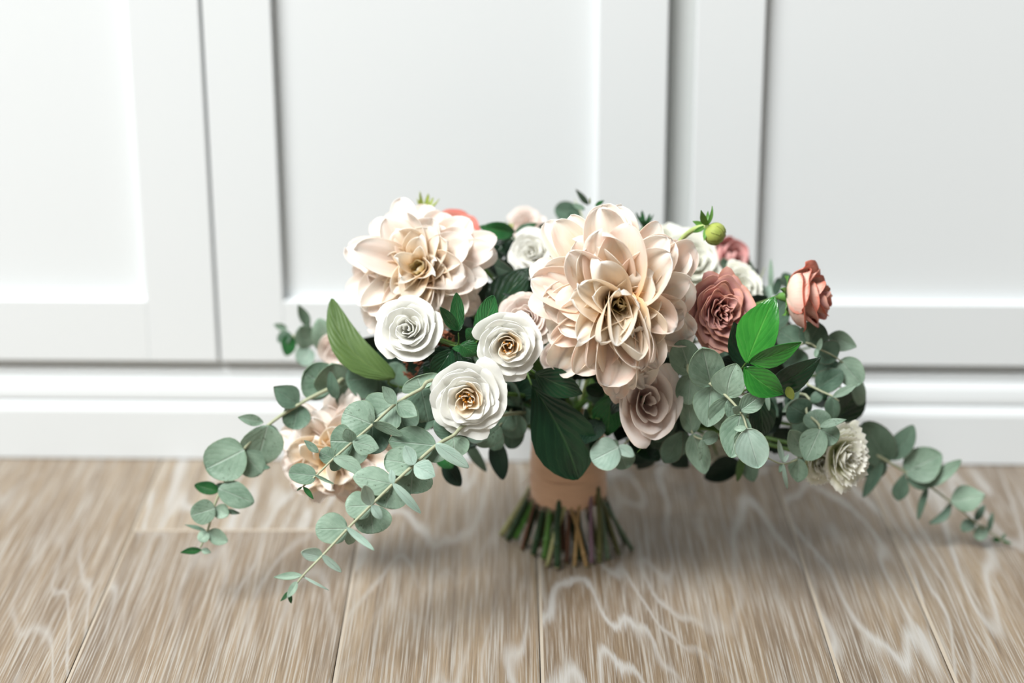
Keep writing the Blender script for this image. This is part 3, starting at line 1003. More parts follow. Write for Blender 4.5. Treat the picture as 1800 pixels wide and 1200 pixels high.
sprig('eucalyptus_sprig', 'long pale eucalyptus sprig reaching down over the floor to its curled tip', 'eucalyptus', EG,
      [(830, 742, 1.75), (797, 765, 1.735), (766, 783, 1.72), (727, 817, 1.705), (690, 851, 1.69), (652, 888, 1.675), (611, 929, 1.66), (566, 977, 1.645), (532, 1012, 1.635), (505, 1048, 1.63)], 0.0019,
      [(797, 765, 770, 735, 40, 1.75, dict(mat=D)), (797, 765, 800, 800, 50, 1.745), 
       (766, 783, 688, 775, 52, 1.722, dict(kind='oval', roll=0)), (766, 783, 772, 810, 42, 1.73, dict(mat='euc')), (766, 780, 824, 822, 26, 1.71, dict(kind='oval', mat=PL, roll=10)),
       (727, 817, 712, 783, 26, 1.70, dict(kind='oval', mat=PL)), (728, 817, 763, 836, 34, 1.698, dict(kind='ovate', mat=PL)), (727, 817, 678, 808, 46, 1.712), (727, 817, 722, 864, 64, 1.715),
       (690, 851, 625, 838, 44, 1.697, dict(kind='oval')), (690, 851, 678, 890, 60, 1.70), (690, 849, 740, 902, 17, 1.68, dict(kind='oval', mat=PL)), (690, 850, 688, 825, 13, 1.68, dict(kind='oval', mat=PL)),
       (652, 888, 610, 890, 44, 1.68), (652, 888, 655, 935, 58, 1.685), (652, 887, 640, 852, 24, 1.668, dict(kind='oval', mat=PL)), (654, 888, 671, 912, 18, 1.668, dict(kind='oval', mat=PL)),
       (611, 929, 558, 930, 48, 1.665, dict(kind='round')), (611, 929, 618, 955, 22, 1.668), (609, 926, 658, 967, 13, 1.652, dict(kind='oval', mat=PL)),
       (566, 977, 529, 970, 25, 1.648, dict(kind='oval', mat=PL)), (566, 975, 600, 1005, 14, 1.64, dict(kind='oval', mat=PL)),
       (532, 1011, 481, 1014, 15, 1.636, dict(kind='ovate', mat='euc')), (533, 1013, 578, 1037, 5, 1.636, dict(kind='oval', mat=PL)), (522, 1022, 505, 1050, 14, 1.632, dict(kind='oval', mat='euc')),
       (512, 1038, 493, 1056, 9, 1.63, dict(kind='ovate', mat='mid')), (508, 1042, 512, 1060, 8, 1.63, dict(kind='oval', mat='mid'))],
      M['stem_euc'], 'euc', seed=52)
sprig('eucalyptus_sprig', 'eucalyptus sprig with the largest leaves, trailing furthest out over bare floor', 'eucalyptus', EG,
      [(640, 660, 1.87), (583, 681, 1.85), (524, 711, 1.835), (470, 748, 1.82), (426, 793, 1.81), (382, 875, 1.80), (365, 932, 1.795), (352, 962, 1.79)], 0.0022,
      [(583, 683, 536, 655, 62, 1.858, dict(kind='round', roll=5)), (583, 683, 583, 640, 58, 1.862, dict(kind='round')), (592, 700, 580, 652, 22, 1.84, dict(kind='oval', mat=D)),
       (524, 712, 483, 681, 40, 1.835, dict(kind='ovate', mat=D)), (524, 711, 515, 752, 44, 1.84, dict(mat=D)),
       (470, 748, 452, 816, 66, 1.815, dict(kind='oval', roll=-10)), (463, 742, 418, 733, 22, 1.815, dict(kind='ovate')), (470, 748, 490, 780, 22, 1.83, dict(mat=D)),
       (430, 790, 366, 822, 66, 1.808, dict(kind='round', roll=0)), (426, 793, 458, 830, 44, 1.81, dict(kind='round')), (426, 793, 396, 777, 22, 1.82), (452, 820, 475, 822, 11, 1.82, dict(mat=D, kind='oval')),
       (384, 862, 342, 852, 24, 1.808, dict(kind='oval', mat='mid')), (384, 858, 443, 882, 40, 1.795, dict(kind='oval', roll=0)), (380, 852, 410, 856, 12, 1.81, dict(mat=D)),
       (378, 893, 338, 905, 38, 1.79, dict(kind='round')), (378, 893, 402, 905, 28, 1.795, dict(kind='oval')), (395, 897, 422, 902, 10, 1.80, dict(kind='ovate', mat=D)),
       (365, 935, 400, 952, 28, 1.79, dict(kind='oval')), (365, 935, 350, 950, 22, 1.79), (362, 932, 325, 922, 8, 1.80, dict(kind='ovate', mat=D)),
       (354, 966, 317, 971, 14, 1.79, dict(kind='ovate', mat='mid')), (354, 966, 371, 971, 12, 1.79, dict(kind='ovate'))],
      M['stem_euc'], 'euc', seed=53)
sprig('eucalyptus_sprig', 'blurred short eucalyptus sprig pointing at the cabinet beside the pale blush rose', 'eucalyptus', EG,
      [(610, 610, 1.95), (585, 615, 1.97), (545, 600, 1.99), (515, 590, 2.0), (500, 580, 2.01)], 0.0018,
      [(585, 622, 562, 564, 46, 1.965, dict(kind='oval')), (572, 612, 600, 568, 30, 1.975), (545, 610, 530, 575, 36, 1.985, dict(kind='oval')), (545, 612, 528, 638, 32, 1.985, dict(kind='round', mat=PL)),
       (512, 588, 503, 625, 28, 2.0, dict(kind='oval', mat='mid')), (510, 585, 488, 600, 24, 2.0, dict(kind='oval', mat=D)), (505, 578, 481, 570, 14, 2.01, dict(kind='ovate')), (543, 575, 524, 535, 20, 2.0, dict(kind='ovate')), (546, 590, 544, 560, 3, 2.0, dict(kind='oval'))],
      M['stem_euc'], 'euc', seed=54)
sprig('eucalyptus_sprig', 'full eucalyptus sprig of overlapping round leaves under the bright green leaves', 'eucalyptus', EG,
      [(1195, 640, 1.80), (1212, 655, 1.785), (1250, 675, 1.77), (1278, 697, 1.76), (1303, 726, 1.75), (1314, 755, 1.74), (1325, 785, 1.74)], 0.0018,
      [(1214, 657, 1196, 601, 48, 1.79, dict(roll=8)), (1214, 657, 1210, 708, 42, 1.795),
       (1250, 677, 1236, 613, 56, 1.772, dict(roll=0)), (1250, 677, 1244, 746, 52, 1.778, dict(kind='oval')),
       (1279, 697, 1294, 642, 52, 1.762, dict(kind='oval', roll=-5, side_curve=-0.06)), (1278, 697, 1272, 756, 52, 1.768, dict(kind='oval')), (1282, 700, 1304, 735, 34, 1.765),
       (1300, 722, 1344, 690, 34, 1.748, dict(kind='ovate')), (1300, 724, 1288, 716, 16, 1.748, dict(kind='oval')), (1302, 728, 1286, 800, 50, 1.752, dict(kind='oval', roll=0, mat='euc')),
       (1313, 752, 1332, 818, 52, 1.738, dict(kind='oval', roll=0, mat=PL)), (1312, 752, 1290, 754, 12, 1.735, dict(kind='oval')), (1314, 754, 1310, 790, 40, 1.745, dict(mat='euc'))],
      M['stem_euc'], 'euc', seed=55)
sprig('eucalyptus_sprig', 'small hanging eucalyptus sprig below the blush rose, beside the full sprig', 'eucalyptus', EG,
      [(1212, 700, 1.83), (1216, 758, 1.80), (1235, 772, 1.79), (1262, 772, 1.79)], 0.0014,
      [(1217, 762, 1208, 706, 32, 1.80, dict(kind='oval')), (1218, 762, 1238, 829, 36, 1.795, dict(kind='oval', roll=5)), (1236, 774, 1262, 764, 24, 1.787), (1234, 772, 1230, 809, 12, 1.782, dict(kind='oval')),
       (1200, 757, 1170, 810, 36, 1.82, dict(kind='obovate', mat=D)), (1200, 757, 1196, 800, 30, 1.825, dict(mat=D)), (1185, 735, 1148, 770, 32, 1.85, dict(mat=D)), (1170, 700, 1160, 745, 28, 1.86, dict(mat=D))],
      M['stem_euc'], 'euc', seed=56)
sprig('eucalyptus_sprig', 'eucalyptus sprig of grey green leaves draped over the smaller carnation', 'eucalyptus', EG,
      [(1395, 690, 1.84), (1418, 725, 1.82), (1442, 754, 1.80), (1418, 800, 1.80), (1404, 806, 1.80), (1376, 815, 1.79), (1346, 803, 1.78)], 0.0015,
      [(1420, 730, 1388, 712, 44, 1.825, dict(mat=D)), (1420, 730, 1402, 762, 34, 1.83, dict(mat=D)), (1440, 752, 1432, 722, 42, 1.81),
       (1442, 754, 1418, 806, 44, 1.79, dict(kind='oval', roll=0)), (1442, 754, 1472, 772, 36, 1.80, dict(kind='round')), (1440, 750, 1488, 737, 16, 1.79, dict(kind='ovate')), (1418, 800, 1390, 758, 34, 1.80, dict(kind='oval')),
       (1404, 806, 1402, 845, 32, 1.798, dict(kind='oval')), (1404, 806, 1412, 800, 28, 1.81), (1377, 815, 1384, 859, 8, 1.785, dict(kind='oval', mat=PL)), (1377, 815, 1370, 830, 9, 1.79, dict(kind='oval')), (1377, 812, 1368, 773, 10, 1.79, dict(kind='oval', mat=PL)), (1378, 812, 1386, 798, 7, 1.785, dict(kind='oval', mat=PL))],
      M['stem_euc'], 'euc', seed=57)
sprig('eucalyptus_sprig', 'eucalyptus sprig fanning out beneath the sideways peach pink rose', 'eucalyptus', EG,
      [(1385, 610, 1.88), (1420, 603, 1.86), (1438, 612, 1.85), (1465, 625, 1.86), (1485, 640, 1.87)], 0.0014,
      [(1405, 605, 1372, 582, 42, 1.875, dict(mat=D)), (1420, 608, 1440, 570, 46, 1.865, dict(mat=D)), (1420, 600, 1418, 578, 9, 1.85, dict(kind='oval')), (1437, 613, 1472, 622, 40, 1.86, dict(mat=D)),
       (1438, 616, 1444, 594, 10, 1.845, dict(kind='oval')), (1436, 612, 1434, 628, 9, 1.845, dict(kind='oval')), (1456, 590, 1503, 608, 34, 1.88, dict(kind='ovate')), (1478, 632, 1512, 672, 42, 1.87, dict(kind='round')), (1400, 612, 1395, 650, 44, 1.89, dict(mat=D)), (1465, 630, 1445, 665, 40, 1.89, dict(mat=D))],
      M['stem_euc'], 'euc', seed=58)
sprig('eucalyptus_sprig', 'eucalyptus sprig with thin edge-on leaves between the glossy leaf and the carnations', 'eucalyptus', EG,
      [(1390, 668, 1.87), (1420, 676, 1.86), (1445, 688, 1.85), (1463, 696, 1.84), (1475, 705, 1.84)], 0.0014,
      [(1436, 682, 1478, 655, 36, 1.87, dict(mat=D)), (1445, 690, 1424, 706, 20, 1.855, dict(mat=D, kind='oval')), (1463, 698, 1507, 675, 16, 1.83, dict(kind='ovate')), (1463, 696, 1464, 738, 28, 1.84, dict(kind='oval', mat=D)),
       (1388, 722, 1407, 680, 12, 1.83, dict(kind='ovate')), (1375, 724, 1405, 700, 14, 1.83, dict(kind='ovate')), (1348, 690, 1352, 722, 9, 1.80, dict(kind='oval')), (1340, 690, 1318, 706, 22, 1.82), (1500, 660, 1514, 712, 26, 1.89)],
      M['stem_euc'], 'euc', seed=59)
sprig('eucalyptus_sprig', 'eucalyptus sprig lying out along the skirting, its tip on the oak floor', 'eucalyptus', EG,
      [(1480, 740, 1.92), (1530, 790, 1.92), (1560, 810, 1.92), (1590, 828, 1.925), (1630, 852, 1.93), (1671, 882, 1.935), (1715, 918, 1.94), (1735, 932, 1.945), (1765, 951, 1.95)], 0.0017,
      [(1560, 812, 1520, 745, 54, 1.925, dict(kind='round', mat=D)), (1558, 806, 1603, 750, 36, 1.925, dict(kind='oval', mat=D, side_curve=0.08)), (1552, 812, 1517, 874, 22, 1.92, dict(kind='oval', mat=D)), (1545, 800, 1530, 840, 36, 1.93, dict(mat=D)),
       (1590, 830, 1652, 800, 56, 1.925, dict(kind='oval', mat='euc', roll=0)), (1596, 836, 1640, 845, 34, 1.925, dict(mat=D)), (1590, 832, 1578, 880, 30, 1.925, dict(kind='obovate', mat=D)),
       (1630, 854, 1690, 808, 26, 1.925, dict(kind='oval', mat='euc')), (1630, 854, 1613, 914, 13, 1.93, dict(kind='oval', mat=D)),
       (1671, 882, 1728, 870, 44, 1.93, dict(kind='ovate', mat='euc', roll=0)), (1671, 884, 1632, 920, 16, 1.945, dict(kind='oval', side_curve=-0.15, mat=D)),
       (1712, 915, 1690, 932, 24, 1.945, dict(kind='oval', mat=D)), (1714, 915, 1731, 887, 14, 1.94, dict(kind='oval', mat=D)), (1732, 925, 1716, 948, 24, 1.945, dict(kind='round')), (1738, 934, 1745, 900, 10, 1.945, dict(kind='oval', mat=D)),
       (1760, 949, 1743, 947, 10, 1.95, dict(kind='ovate', mat='mid')), (1762, 950, 1778, 955, 5, 1.95, dict(kind='ovate', mat='mid')), (1760, 948, 1768, 938, 7, 1.95, dict(kind='oval'))],
      M['stem_euc'], 'euc', seed=60)
sprig('eucalyptus_sprig', 'grey green leaf tips rising behind the top of the largest dahlia', 'eucalyptus', EG,
      [(1030, 430, 1.95), (1025, 385, 1.99), (1010, 350, 2.03)], 0.0012,
      [(1020, 382, 978, 366, 34, 2.05, dict(mat=D)), (1035, 360, 1012, 332, 12, 2.0, dict(kind='ovate', mat=D)), (1018, 385, 998, 372, 24, 1.97, dict(kind='ovate', mat=D)), (1046, 362, 1062, 352, 8, 1.93, dict(kind='ovate', mat='mid')), (1066, 378, 1084, 362, 14, 1.95, dict(kind='ovate')), (1028, 368, 1006, 358, 10, 1.97, dict(kind='oval')), (1037, 358, 1037, 347, 3, 1.95, dict(kind='ovate', mat='bud'))],
      M['stem_euc'], 'euc', seed=61)
sprig('eucalyptus_sprig', 'blurred upright eucalyptus leaves beside the blurred soft pink rose', 'eucalyptus', EG,
      [(1330, 560, 1.93), (1330, 510, 1.97), (1345, 470, 2.0)], 0.0012,
      [(1285, 475, 1268, 455, 18, 1.99), (1325, 500, 1318, 458, 12, 2.0, dict(kind='oval')), (1345, 530, 1330, 490, 18, 1.97, dict(kind='oval')), (1356, 512, 1355, 455, 9, 1.98, dict(kind='oval')), (1345, 530, 1354, 500, 18, 1.95, dict(kind='oval', mat=PL)), (1362, 520, 1370, 488, 16, 2.0, dict(mat=D)), (1390, 505, 1376, 480, 24, 1.99, dict(mat=D))],
      M['stem_euc'], 'euc', seed=62)
sprig('eucalyptus_sprig', 'single pale eucalyptus leaf pair lying over the ribbon wrap', 'eucalyptus', EG,
      [(1120, 745, 1.86), (1100, 778, 1.83), (1085, 787, 1.815)], 0.0014,
      [(1087, 786, 1043, 808, 50, 1.80, dict(kind='round', mat=PL, roll=0)), (1087, 784, 1114, 802, 22, 1.805, dict(kind='oval', mat=PL)), (1088, 788, 1100, 822, 38, 1.82, dict(mat='euc')), (1087, 784, 1074, 772, 12, 1.82, dict(kind='ovate'))],
      M['stem_euc'], 'euc', seed=63)
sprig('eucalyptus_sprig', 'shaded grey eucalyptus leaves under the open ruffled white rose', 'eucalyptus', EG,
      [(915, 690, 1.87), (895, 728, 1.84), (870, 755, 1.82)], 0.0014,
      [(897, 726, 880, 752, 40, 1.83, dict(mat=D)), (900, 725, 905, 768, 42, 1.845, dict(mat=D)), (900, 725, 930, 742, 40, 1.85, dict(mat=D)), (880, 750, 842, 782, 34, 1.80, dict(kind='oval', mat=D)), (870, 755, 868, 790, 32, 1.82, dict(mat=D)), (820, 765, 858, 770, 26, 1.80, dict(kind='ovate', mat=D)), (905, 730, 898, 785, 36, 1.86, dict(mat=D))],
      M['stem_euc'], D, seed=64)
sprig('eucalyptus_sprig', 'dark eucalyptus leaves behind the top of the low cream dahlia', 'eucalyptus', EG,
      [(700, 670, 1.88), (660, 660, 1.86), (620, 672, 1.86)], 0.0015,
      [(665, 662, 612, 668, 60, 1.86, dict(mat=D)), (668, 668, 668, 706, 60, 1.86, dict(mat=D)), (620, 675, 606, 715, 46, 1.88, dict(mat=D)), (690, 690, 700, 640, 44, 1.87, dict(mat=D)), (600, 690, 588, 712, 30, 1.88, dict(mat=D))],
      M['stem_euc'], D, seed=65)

# ------------------------------------------------------------------ glossy leaves
GG = 'green leaf sprigs in the bouquet'


def gl(label, stem_pts, leaves, mat, seed, name='leaf_sprig', kind='ovate', r=0.0014):
    return sprig(name, label, 'leaves', GG, stem_pts, r, leaves, M['stem_green'], mat, seed=seed, kind=kind)


gl('largest dark leaf hanging down over the ribbon wrap', [(925, 640, 1.86), (935, 678, 1.83)],
   [(934, 676, 1016, 842, 112, 1.81, dict(Yt=1.80, roll=-6, bend=0.06, fold=0.16, wave=0.015, kind='obovate', side_curve=-0.04))], 'dark', 71)
gl('dark veined leaf pointing out from under the round white rose', [(930, 650, 1.83), (942, 656, 1.80)],
   [(940, 656, 1024, 692, 56, 1.79, dict(Yt=1.785, roll=12, bend=0.06, fold=0.12, kind='ovate'))], 'dark', 72)
gl('bright half hidden leaf between the largest dark leaf and the blush rose', [(1060, 690, 1.88), (1064, 700, 1.86)],
   [(1075, 692, 1068, 766, 62, 1.84, dict(kind='ovate', mat='mid')), (1062, 690, 1030, 680, 28, 1.85, dict(mat='dark', kind='oval'))], 'mid', 73)
gl('forked green leaf pair standing before the pale dahlia with leaves below', [(760, 594, 1.82), (802, 608, 1.79), (806, 585, 1.78)],
   [(806, 582, 802, 514, 26, 1.775, dict(mat='mid', kind='oval')), (804, 581, 773, 539, 22, 1.775, dict(mat='mid', kind='ovate')), (810, 606, 840, 622, 34, 1.78, dict(mat='mid', kind='oval', roll=15)),
    (794, 614, 758, 668, 44, 1.785, dict(mat='dark')), (790, 612, 752, 628, 22, 1.79, dict(mat='dark')), (795, 612, 830, 612, 14, 1.785, dict(mat='mid')), (757, 655, 745, 700, 22, 1.79, dict(mat='mid', kind='oval')), (800, 618, 835, 640, 30, 1.80, dict(mat='dark'))], 'mid', 74)
gl('broad green leaf rising between the two upper dahlias above the round white rose', [(838, 625, 1.80), (842, 595, 1.79)],
   [(843, 596, 868, 519, 42, 1.785, dict(mat='mid', kind='oval', roll=-10)), (838, 600, 820, 578, 26, 1.80, dict(mat='mid', kind='oval'))], 'mid', 75)
gl('olive leaf underside curling along the edge below the pale dahlia', [(700, 680, 1.86), (692, 662, 1.84)],
   [(694, 664, 582, 524, 60, 1.835, dict(Yt=1.87, kind='oval', roll=10, bend=0.03, fold=0.3, wave=0.07, side_curve=-0.17))], 'olive', 76)
gl('dark veined leaf in the gap between pale dahlia and largest dahlia', [(850, 570, 1.88), (858, 555, 1.87)],
   [(856, 558, 930, 470, 72, 1.86, dict(Yt=1.90, kind='ovate')), (862, 548, 905, 520, 50, 1.88, dict(mat='fill'))], 'dark', 77)
gl('curled dark green leaves above the gap beside the small white rose', [(905, 470, 1.95), (905, 420, 1.95), (880, 405, 1.96)],
   [(905, 408, 842, 398, 32, 1.95, dict(mat='mid', fold=0.6)), (902, 412, 850, 425, 26, 1.95, dict(mat='dark')), (905, 408, 945, 392, 16, 1.97, dict(mat='mid')), (945, 408, 972, 392, 20, 1.97, dict(mat='dark')), (890, 420, 868, 452, 34, 1.97, dict(mat='dark')), (900, 420, 905, 455, 34, 1.97, dict(mat='fill'))], 'dark', 78)
gl('bright green glossy leaves in front of the dusty mauve rose', [(1290, 690, 1.80), (1300, 655, 1.765), (1314, 634, 1.75)],
   [(1312, 638, 1362, 521, 80, 1.75, dict(Yt=1.76, kind='ovate', roll=-12, bend=0.03, fold=0.18)), (1316, 636, 1409, 600, 46, 1.745, dict(Yt=1.735, kind='ovate', roll=35, bend=0.08, fold=0.1)), (1308, 645, 1377, 692, 56, 1.745, dict(kind='ovate', roll=8, side_curve=0.05)),
    (1384, 680, 1394, 702, 16, 1.78, dict(kind='oval', mat='bud'))], 'bright', 79)
gl('very dark glossy leaves behind the bright green ones', [(1300, 690, 1.84), (1312, 652, 1.80)],
   [(1314, 648, 1290, 566, 50, 1.785, dict(kind='ovate', roll=20)), (1345, 690, 1443, 628, 54, 1.80, dict(kind='ovate', roll=25)), (1310, 640, 1256, 640, 40, 1.83, dict(mat='fill')), (1330, 690, 1340, 768, 54, 1.81, dict(kind='oval', roll=-25))], 'dark', 80)
gl('dark leaf behind the carnations at the outer edge', [(1440, 660, 1.92), (1478, 700, 1.91)],
   [(1470, 740, 1516, 680, 56, 1.90, dict(kind='oval', mat='dark')), (1500, 690, 1470, 735, 40, 1.91, dict(mat='fill'))], 'dark', 81)
gl('slim dark leaf hanging straight down beside the largest dark leaf', [(868, 720, 1.88), (872, 770, 1.86)],
   [(871, 772, 884, 843, 34, 1.86, dict(kind='oval', mat='fill', roll=5))], 'fill', 82)
gl('two blurred dark leaves hanging near the pale eucalyptus sprig', [(830, 740, 1.89), (820, 780, 1.87)],
   [(816, 768, 855, 829, 20, 1.88, dict(kind='oval', mat='euc_dark')), (780, 812, 810, 854, 32, 1.83, dict(kind='oval', mat='fill')), (770, 795, 796, 822, 30, 1.82, dict(kind='oval', mat='mid'))], 'fill', 83)
gl('dark leaves hanging low behind the full eucalyptus sprig', [(1230, 760, 1.93), (1260, 800, 1.92)],
   [(1300, 812, 1238, 840, 42, 1.92, dict(kind='oval', mat='fill')), (1310, 800, 1325, 846, 32, 1.86, dict(mat='euc_dark', kind='oval')), (1306, 800, 1296, 846, 14, 1.86, dict(mat='olive', kind='oval')), (1150, 780, 1120, 825, 40, 1.93, dict(mat='fill')), (1180, 790, 1210, 822, 40, 1.95, dict(mat='fill'))], 'fill', 84)
gl('thin arching green leaf stalk under the blush rose', [(1185, 700, 1.82), (1165, 745, 1.80), (1120, 795, 1.80)],
   [(1160, 750, 1120, 780, 26, 1.84, dict(mat='fill'))], 'mid', 85, r=0.0008)

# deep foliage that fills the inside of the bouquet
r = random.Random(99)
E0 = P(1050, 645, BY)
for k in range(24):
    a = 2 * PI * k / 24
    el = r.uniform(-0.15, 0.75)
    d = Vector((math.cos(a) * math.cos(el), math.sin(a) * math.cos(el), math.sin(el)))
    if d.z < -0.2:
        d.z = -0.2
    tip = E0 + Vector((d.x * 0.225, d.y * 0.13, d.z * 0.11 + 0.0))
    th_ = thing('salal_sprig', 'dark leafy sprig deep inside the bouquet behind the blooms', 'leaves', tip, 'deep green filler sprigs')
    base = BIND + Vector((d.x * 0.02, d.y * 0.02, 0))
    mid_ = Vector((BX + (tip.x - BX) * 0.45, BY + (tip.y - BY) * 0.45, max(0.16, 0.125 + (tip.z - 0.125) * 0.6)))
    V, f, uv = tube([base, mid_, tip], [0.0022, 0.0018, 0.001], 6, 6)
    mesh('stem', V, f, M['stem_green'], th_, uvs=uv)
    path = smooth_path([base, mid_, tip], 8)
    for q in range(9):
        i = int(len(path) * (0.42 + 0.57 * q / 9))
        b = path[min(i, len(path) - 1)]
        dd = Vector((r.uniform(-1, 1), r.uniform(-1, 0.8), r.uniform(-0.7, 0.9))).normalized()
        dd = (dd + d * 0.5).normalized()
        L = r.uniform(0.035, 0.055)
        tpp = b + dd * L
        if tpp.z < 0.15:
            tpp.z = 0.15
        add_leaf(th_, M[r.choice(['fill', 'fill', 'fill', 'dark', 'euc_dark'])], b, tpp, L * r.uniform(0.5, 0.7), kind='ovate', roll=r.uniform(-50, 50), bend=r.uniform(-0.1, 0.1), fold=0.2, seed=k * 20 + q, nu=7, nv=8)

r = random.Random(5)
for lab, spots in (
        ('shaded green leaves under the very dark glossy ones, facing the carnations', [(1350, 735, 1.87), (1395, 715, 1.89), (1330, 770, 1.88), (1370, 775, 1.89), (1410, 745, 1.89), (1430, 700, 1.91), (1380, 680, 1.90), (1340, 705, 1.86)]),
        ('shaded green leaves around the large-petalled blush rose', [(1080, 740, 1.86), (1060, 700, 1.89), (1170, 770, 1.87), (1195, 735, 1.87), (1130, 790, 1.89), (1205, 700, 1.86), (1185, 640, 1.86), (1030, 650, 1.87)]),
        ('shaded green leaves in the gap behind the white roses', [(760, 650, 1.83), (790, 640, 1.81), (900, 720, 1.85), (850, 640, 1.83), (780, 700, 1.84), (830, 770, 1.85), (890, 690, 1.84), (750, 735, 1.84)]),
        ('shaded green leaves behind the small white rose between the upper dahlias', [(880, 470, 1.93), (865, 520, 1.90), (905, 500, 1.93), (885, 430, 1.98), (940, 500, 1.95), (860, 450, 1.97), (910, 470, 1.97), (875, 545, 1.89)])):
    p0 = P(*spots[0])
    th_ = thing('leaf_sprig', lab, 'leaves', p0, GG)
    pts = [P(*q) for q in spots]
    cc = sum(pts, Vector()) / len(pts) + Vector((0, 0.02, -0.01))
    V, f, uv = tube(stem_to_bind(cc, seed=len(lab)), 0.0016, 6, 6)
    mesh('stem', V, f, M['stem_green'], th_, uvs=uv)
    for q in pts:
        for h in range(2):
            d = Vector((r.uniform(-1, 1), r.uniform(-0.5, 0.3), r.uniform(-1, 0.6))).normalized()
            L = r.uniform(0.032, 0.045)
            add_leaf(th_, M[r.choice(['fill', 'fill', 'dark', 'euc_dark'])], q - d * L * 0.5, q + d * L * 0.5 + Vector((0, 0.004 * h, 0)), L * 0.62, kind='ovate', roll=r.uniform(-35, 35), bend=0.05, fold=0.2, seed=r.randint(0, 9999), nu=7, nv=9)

# ------------------------------------------------------------------ wrap and cut stems
ZW0 = P(1000, 893, BY - 0.039).z
M['ribbon'] = NT('peach_silk')
t = M['ribbon']
co = t.n('ShaderNodeTexCoord').outputs['Object']
mp = t.n('ShaderNodeMapping')
mp.inputs['Scale'].default_value = (30, 30, 260)
t.t.links.new(co, mp.inputs['Vector'])
n1 = t.noise(mp.outputs[0], 1.0, 4)
t.set(t.b.inputs['Base Color'], t.mix(n1, lin((232, 190, 156)), lin((210, 164, 130))))
t.b.inputs['Roughness'].default_value = 0.55
t.b.inputs['Sheen Weight'].default_value = 0.3
t.bump(n1, 0.5, 0.0015)
M['ribbon'] = t.m
M['fray'] = plain('frayed_silk_thread', (222, 196, 176), 0.7, 0.2)
wr = thing('ribbon_wrap', 'peach silk ribbon wound round the bouquet handle, lower edge frayed', 'ribbon', (BX, BY, ZW0))
NR = 56
for bi, (z0, z1, rr, tilt) in enumerate(((ZW0, ZW0 + 0.030, 0.0395, 0.003), (ZW0 + 0.019, ZW0 + 0.05, 0.0388, -0.004), (ZW0 + 0.040, ZW0 + 0.085, 0.0375, 0.004))):
    G = np.zeros((9, NR + 1, 3))
    for j, v in enumerate(np.linspace(0, 1, 9)):
        for i in range(NR + 1):
            a = 2 * PI * i / NR
            rad = rr + 0.0008 * math.sin(v * PI) + 0.0006 * math.sin(3 * a + 7 * v + bi) + 0.0005 * math.sin(9 * v * 2 + a * 2)
            lip = (0.0012 * math.sin(11 * a) + 0.0008 * math.sin(23 * a + 1)) * (1 - v) if bi == 0 else 0
            G[j, i] = (BX + rad * math.cos(a), BY + rad * 0.97 * math.sin(a), z0 + (z1 - z0) * v + tilt * math.sin(a + bi) + lip)
    V, f, uv = sheet(G, 0.001)
    mesh('ribbon_layer', V, f, M['ribbon'], wr, uvs=uv)
rs = np.random.RandomState(8)
bits = []
for k in range(420):
    a = rs.uniform(0, 2 * PI)
    p0 = Vector((BX + 0.0398 * math.cos(a), BY + 0.0388 * math.sin(a), ZW0 + 0.003 * math.sin(a) + rs.uniform(0, 0.003)))
    d = Vector((math.cos(a) * 0.5, math.sin(a) * 0.5, -1)) + Vector(rs.normal(size=3)) * 0.6
    L = rs.uniform(0.002, 0.006)
    p1 = p0 + d.normalized() * L
    p2 = p1 + (d + Vector(rs.normal(size=3)) * 0.8).normalized() * L * 0.6
    bits.append(tube([p0, p1, p2], 0.00012, 3, 2))
for (tx, ty) in ((918, 848), (912, 853), (925, 846)):
    p0 = Vector((BX - 0.0385, BY - 0.01, ZW0 + 0.028))
    bits.append(tube([p0, P((tx + 935) / 2, ty - 4, BY - 0.01), P(tx, ty, BY - 0.01)], 0.00025, 4, 4))
V, f, uv = join(bits)
mesh('frayed_thread', V, f, M['fray'], wr, uvs=uv, kind='stuff')

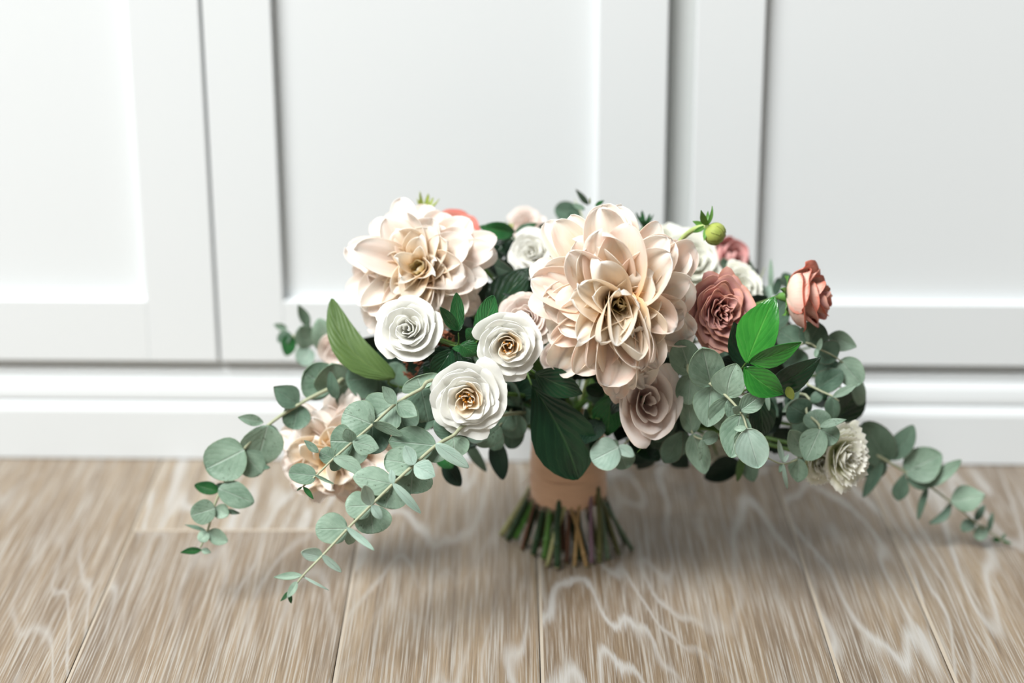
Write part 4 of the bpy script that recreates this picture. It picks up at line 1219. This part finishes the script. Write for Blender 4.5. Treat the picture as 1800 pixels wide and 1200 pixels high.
SG = 'cut stems fanning out below the wrap'
sc_ = {'green': (92, 138, 62), 'dark': (48, 76, 44), 'pale': (178, 176, 122), 'tan': (172, 138, 88), 'brown': (112, 74, 52), 'purple': (142, 112, 124), 'grey': (112, 132, 104), 'olive': (104, 104, 58), 'bright': (104, 166, 74)}
SM = {k: plain(k + '_cut_stem', v, 0.45, 0.4, 0.45, 90) for k, v in sc_.items()}
SM['cut'] = plain('cut_stem_face', (206, 200, 156), 0.6, 0.2, 0.25, 300)
stems = [  # top px x, end px, radius px, colour, label
    (936, 882, 944, 6.0, 'pale', 'thick pale cut stem splayed furthest outwards on the sprig side'),
    (945, 893, 951, 6.5, 'dark', 'thick dark green stem next to the outermost pale one'),
    (952, 906, 950, 6.0, 'bright', 'bright green stem leaning outwards under the wrap edge'),
    (950, 917, 968, 3.2, 'brown', 'thin brown stem leaning outwards with a pale cut end'),
    (953, 946, 962, 4.0, 'brown', 'reddish brown stem standing nearly upright'),
    (961, 952, 948, 5.0, 'green', 'green stem upright behind the reddish brown one'),
    (975, 985, 956, 7.0, 'bright', 'thickest bright green stem with a dark knot'),
    (1004, 962, 997, 4.6, 'pale', 'straw yellow stem crossing in front of the others'),
    (993, 1031, 998, 4.0, 'tan', 'tan jointed stem crossing the straw yellow one'),
    (1020, 1010, 997, 3.6, 'tan', 'short tan stem between the two crossing ones'),
    (1038, 1040, 994, 3.8, 'purple', 'slim purplish stem near the front'),
    (1034, 1111, 969, 4.2, 'grey', 'long grey green stem splayed furthest towards the dark shadow'),
    (1056, 1081, 964, 3.4, 'olive', 'thin olive stem behind the long grey green one'),
    (1046, 1068, 985, 5.2, 'grey', 'thick grey green stem at the shadow side'),
    (1052, 1054, 990, 5.4, 'olive', 'olive brown stem with a split end'),
    (985, 980, 1002, 6.0, 'dark', 'dark green stem reaching nearest to the camera'),
    (965, 938, 978, 6.0, 'dark', None), (970, 957, 986, 6.0, 'green', None), (1000, 996, 992, 4.0, 'brown', None), (1012, 1018, 988, 5.0, 'dark', None),
    (1045, 1088, 978, 4.0, 'olive', None), (958, 922, 962, 5.0, 'dark', None), (1005, 1030, 980, 5.0, 'dark', None), (990, 968, 975, 5.0, 'green', None),
    (1020, 1050, 965, 5.0, 'olive', None), (980, 948, 950, 5.0, 'olive', None), (1000, 1010, 955, 5.0, 'dark', None), (1030, 1075, 948, 5.0, 'dark', None),
    (970, 925, 940, 5.0, 'dark', None), (1010, 1000, 930, 5.0, 'dark', None), (1000, 965, 935, 5.0, 'olive', None), (1020, 1040, 930, 5.0, 'dark', None), (1058, 1098, 955, 4.0, 'dark', None), (985, 990, 970, 5.0, 'brown', None)]
for i, (tx, ex, ey, rp, cc, lab) in enumerate(stems):
    rq = random.Random(i)
    e = FP(ex, ey)
    rad = rp * 0.95 * mpp(e) / 1.0
    e = e + Vector((0, 0, rad * 0.55 + rq.uniform(0, 0.0015)))
    top = P(tx, 888, BY + max(-0.03, min(0.03, (e.y - BY) * 0.5)))
    top.z = ZW0 + 0.018
    dx = top.x - BX
    if abs(dx) > 0.031:
        top.x = BX + math.copysign(0.031, dx)
    m = top.lerp(e, 0.5) + Vector((rq.uniform(-0.002, 0.002), 0, rq.uniform(-0.001, 0.003)))
    th_ = thing('cut_stem', lab or 'dark stem in the thick of the bundle below the wrap', 'stem', e, SG)
    kn = 0.3 + 0.4 * rq.random()
    V, f, uv = tube([top, top.lerp(m, 0.6), m, m.lerp(e, kn), m.lerp(e, kn + 0.08), m.lerp(e, kn + 0.16), e], [rad * 0.9, rad * 0.95, rad, rad, rad * 1.28, rad, rad], 10, 3)
    mesh('stalk', V, f, SM[cc], th_, uvs=uv)
    d = (e - m).normalized()
    V, f, uv = tube([e - d * 0.0006, e + d * 0.0009], [rad * 0.98, rad * 0.9], 10, 1)
    mesh('cut_face', V, f, SM['cut'], th_, uvs=uv, label='pale cut end')
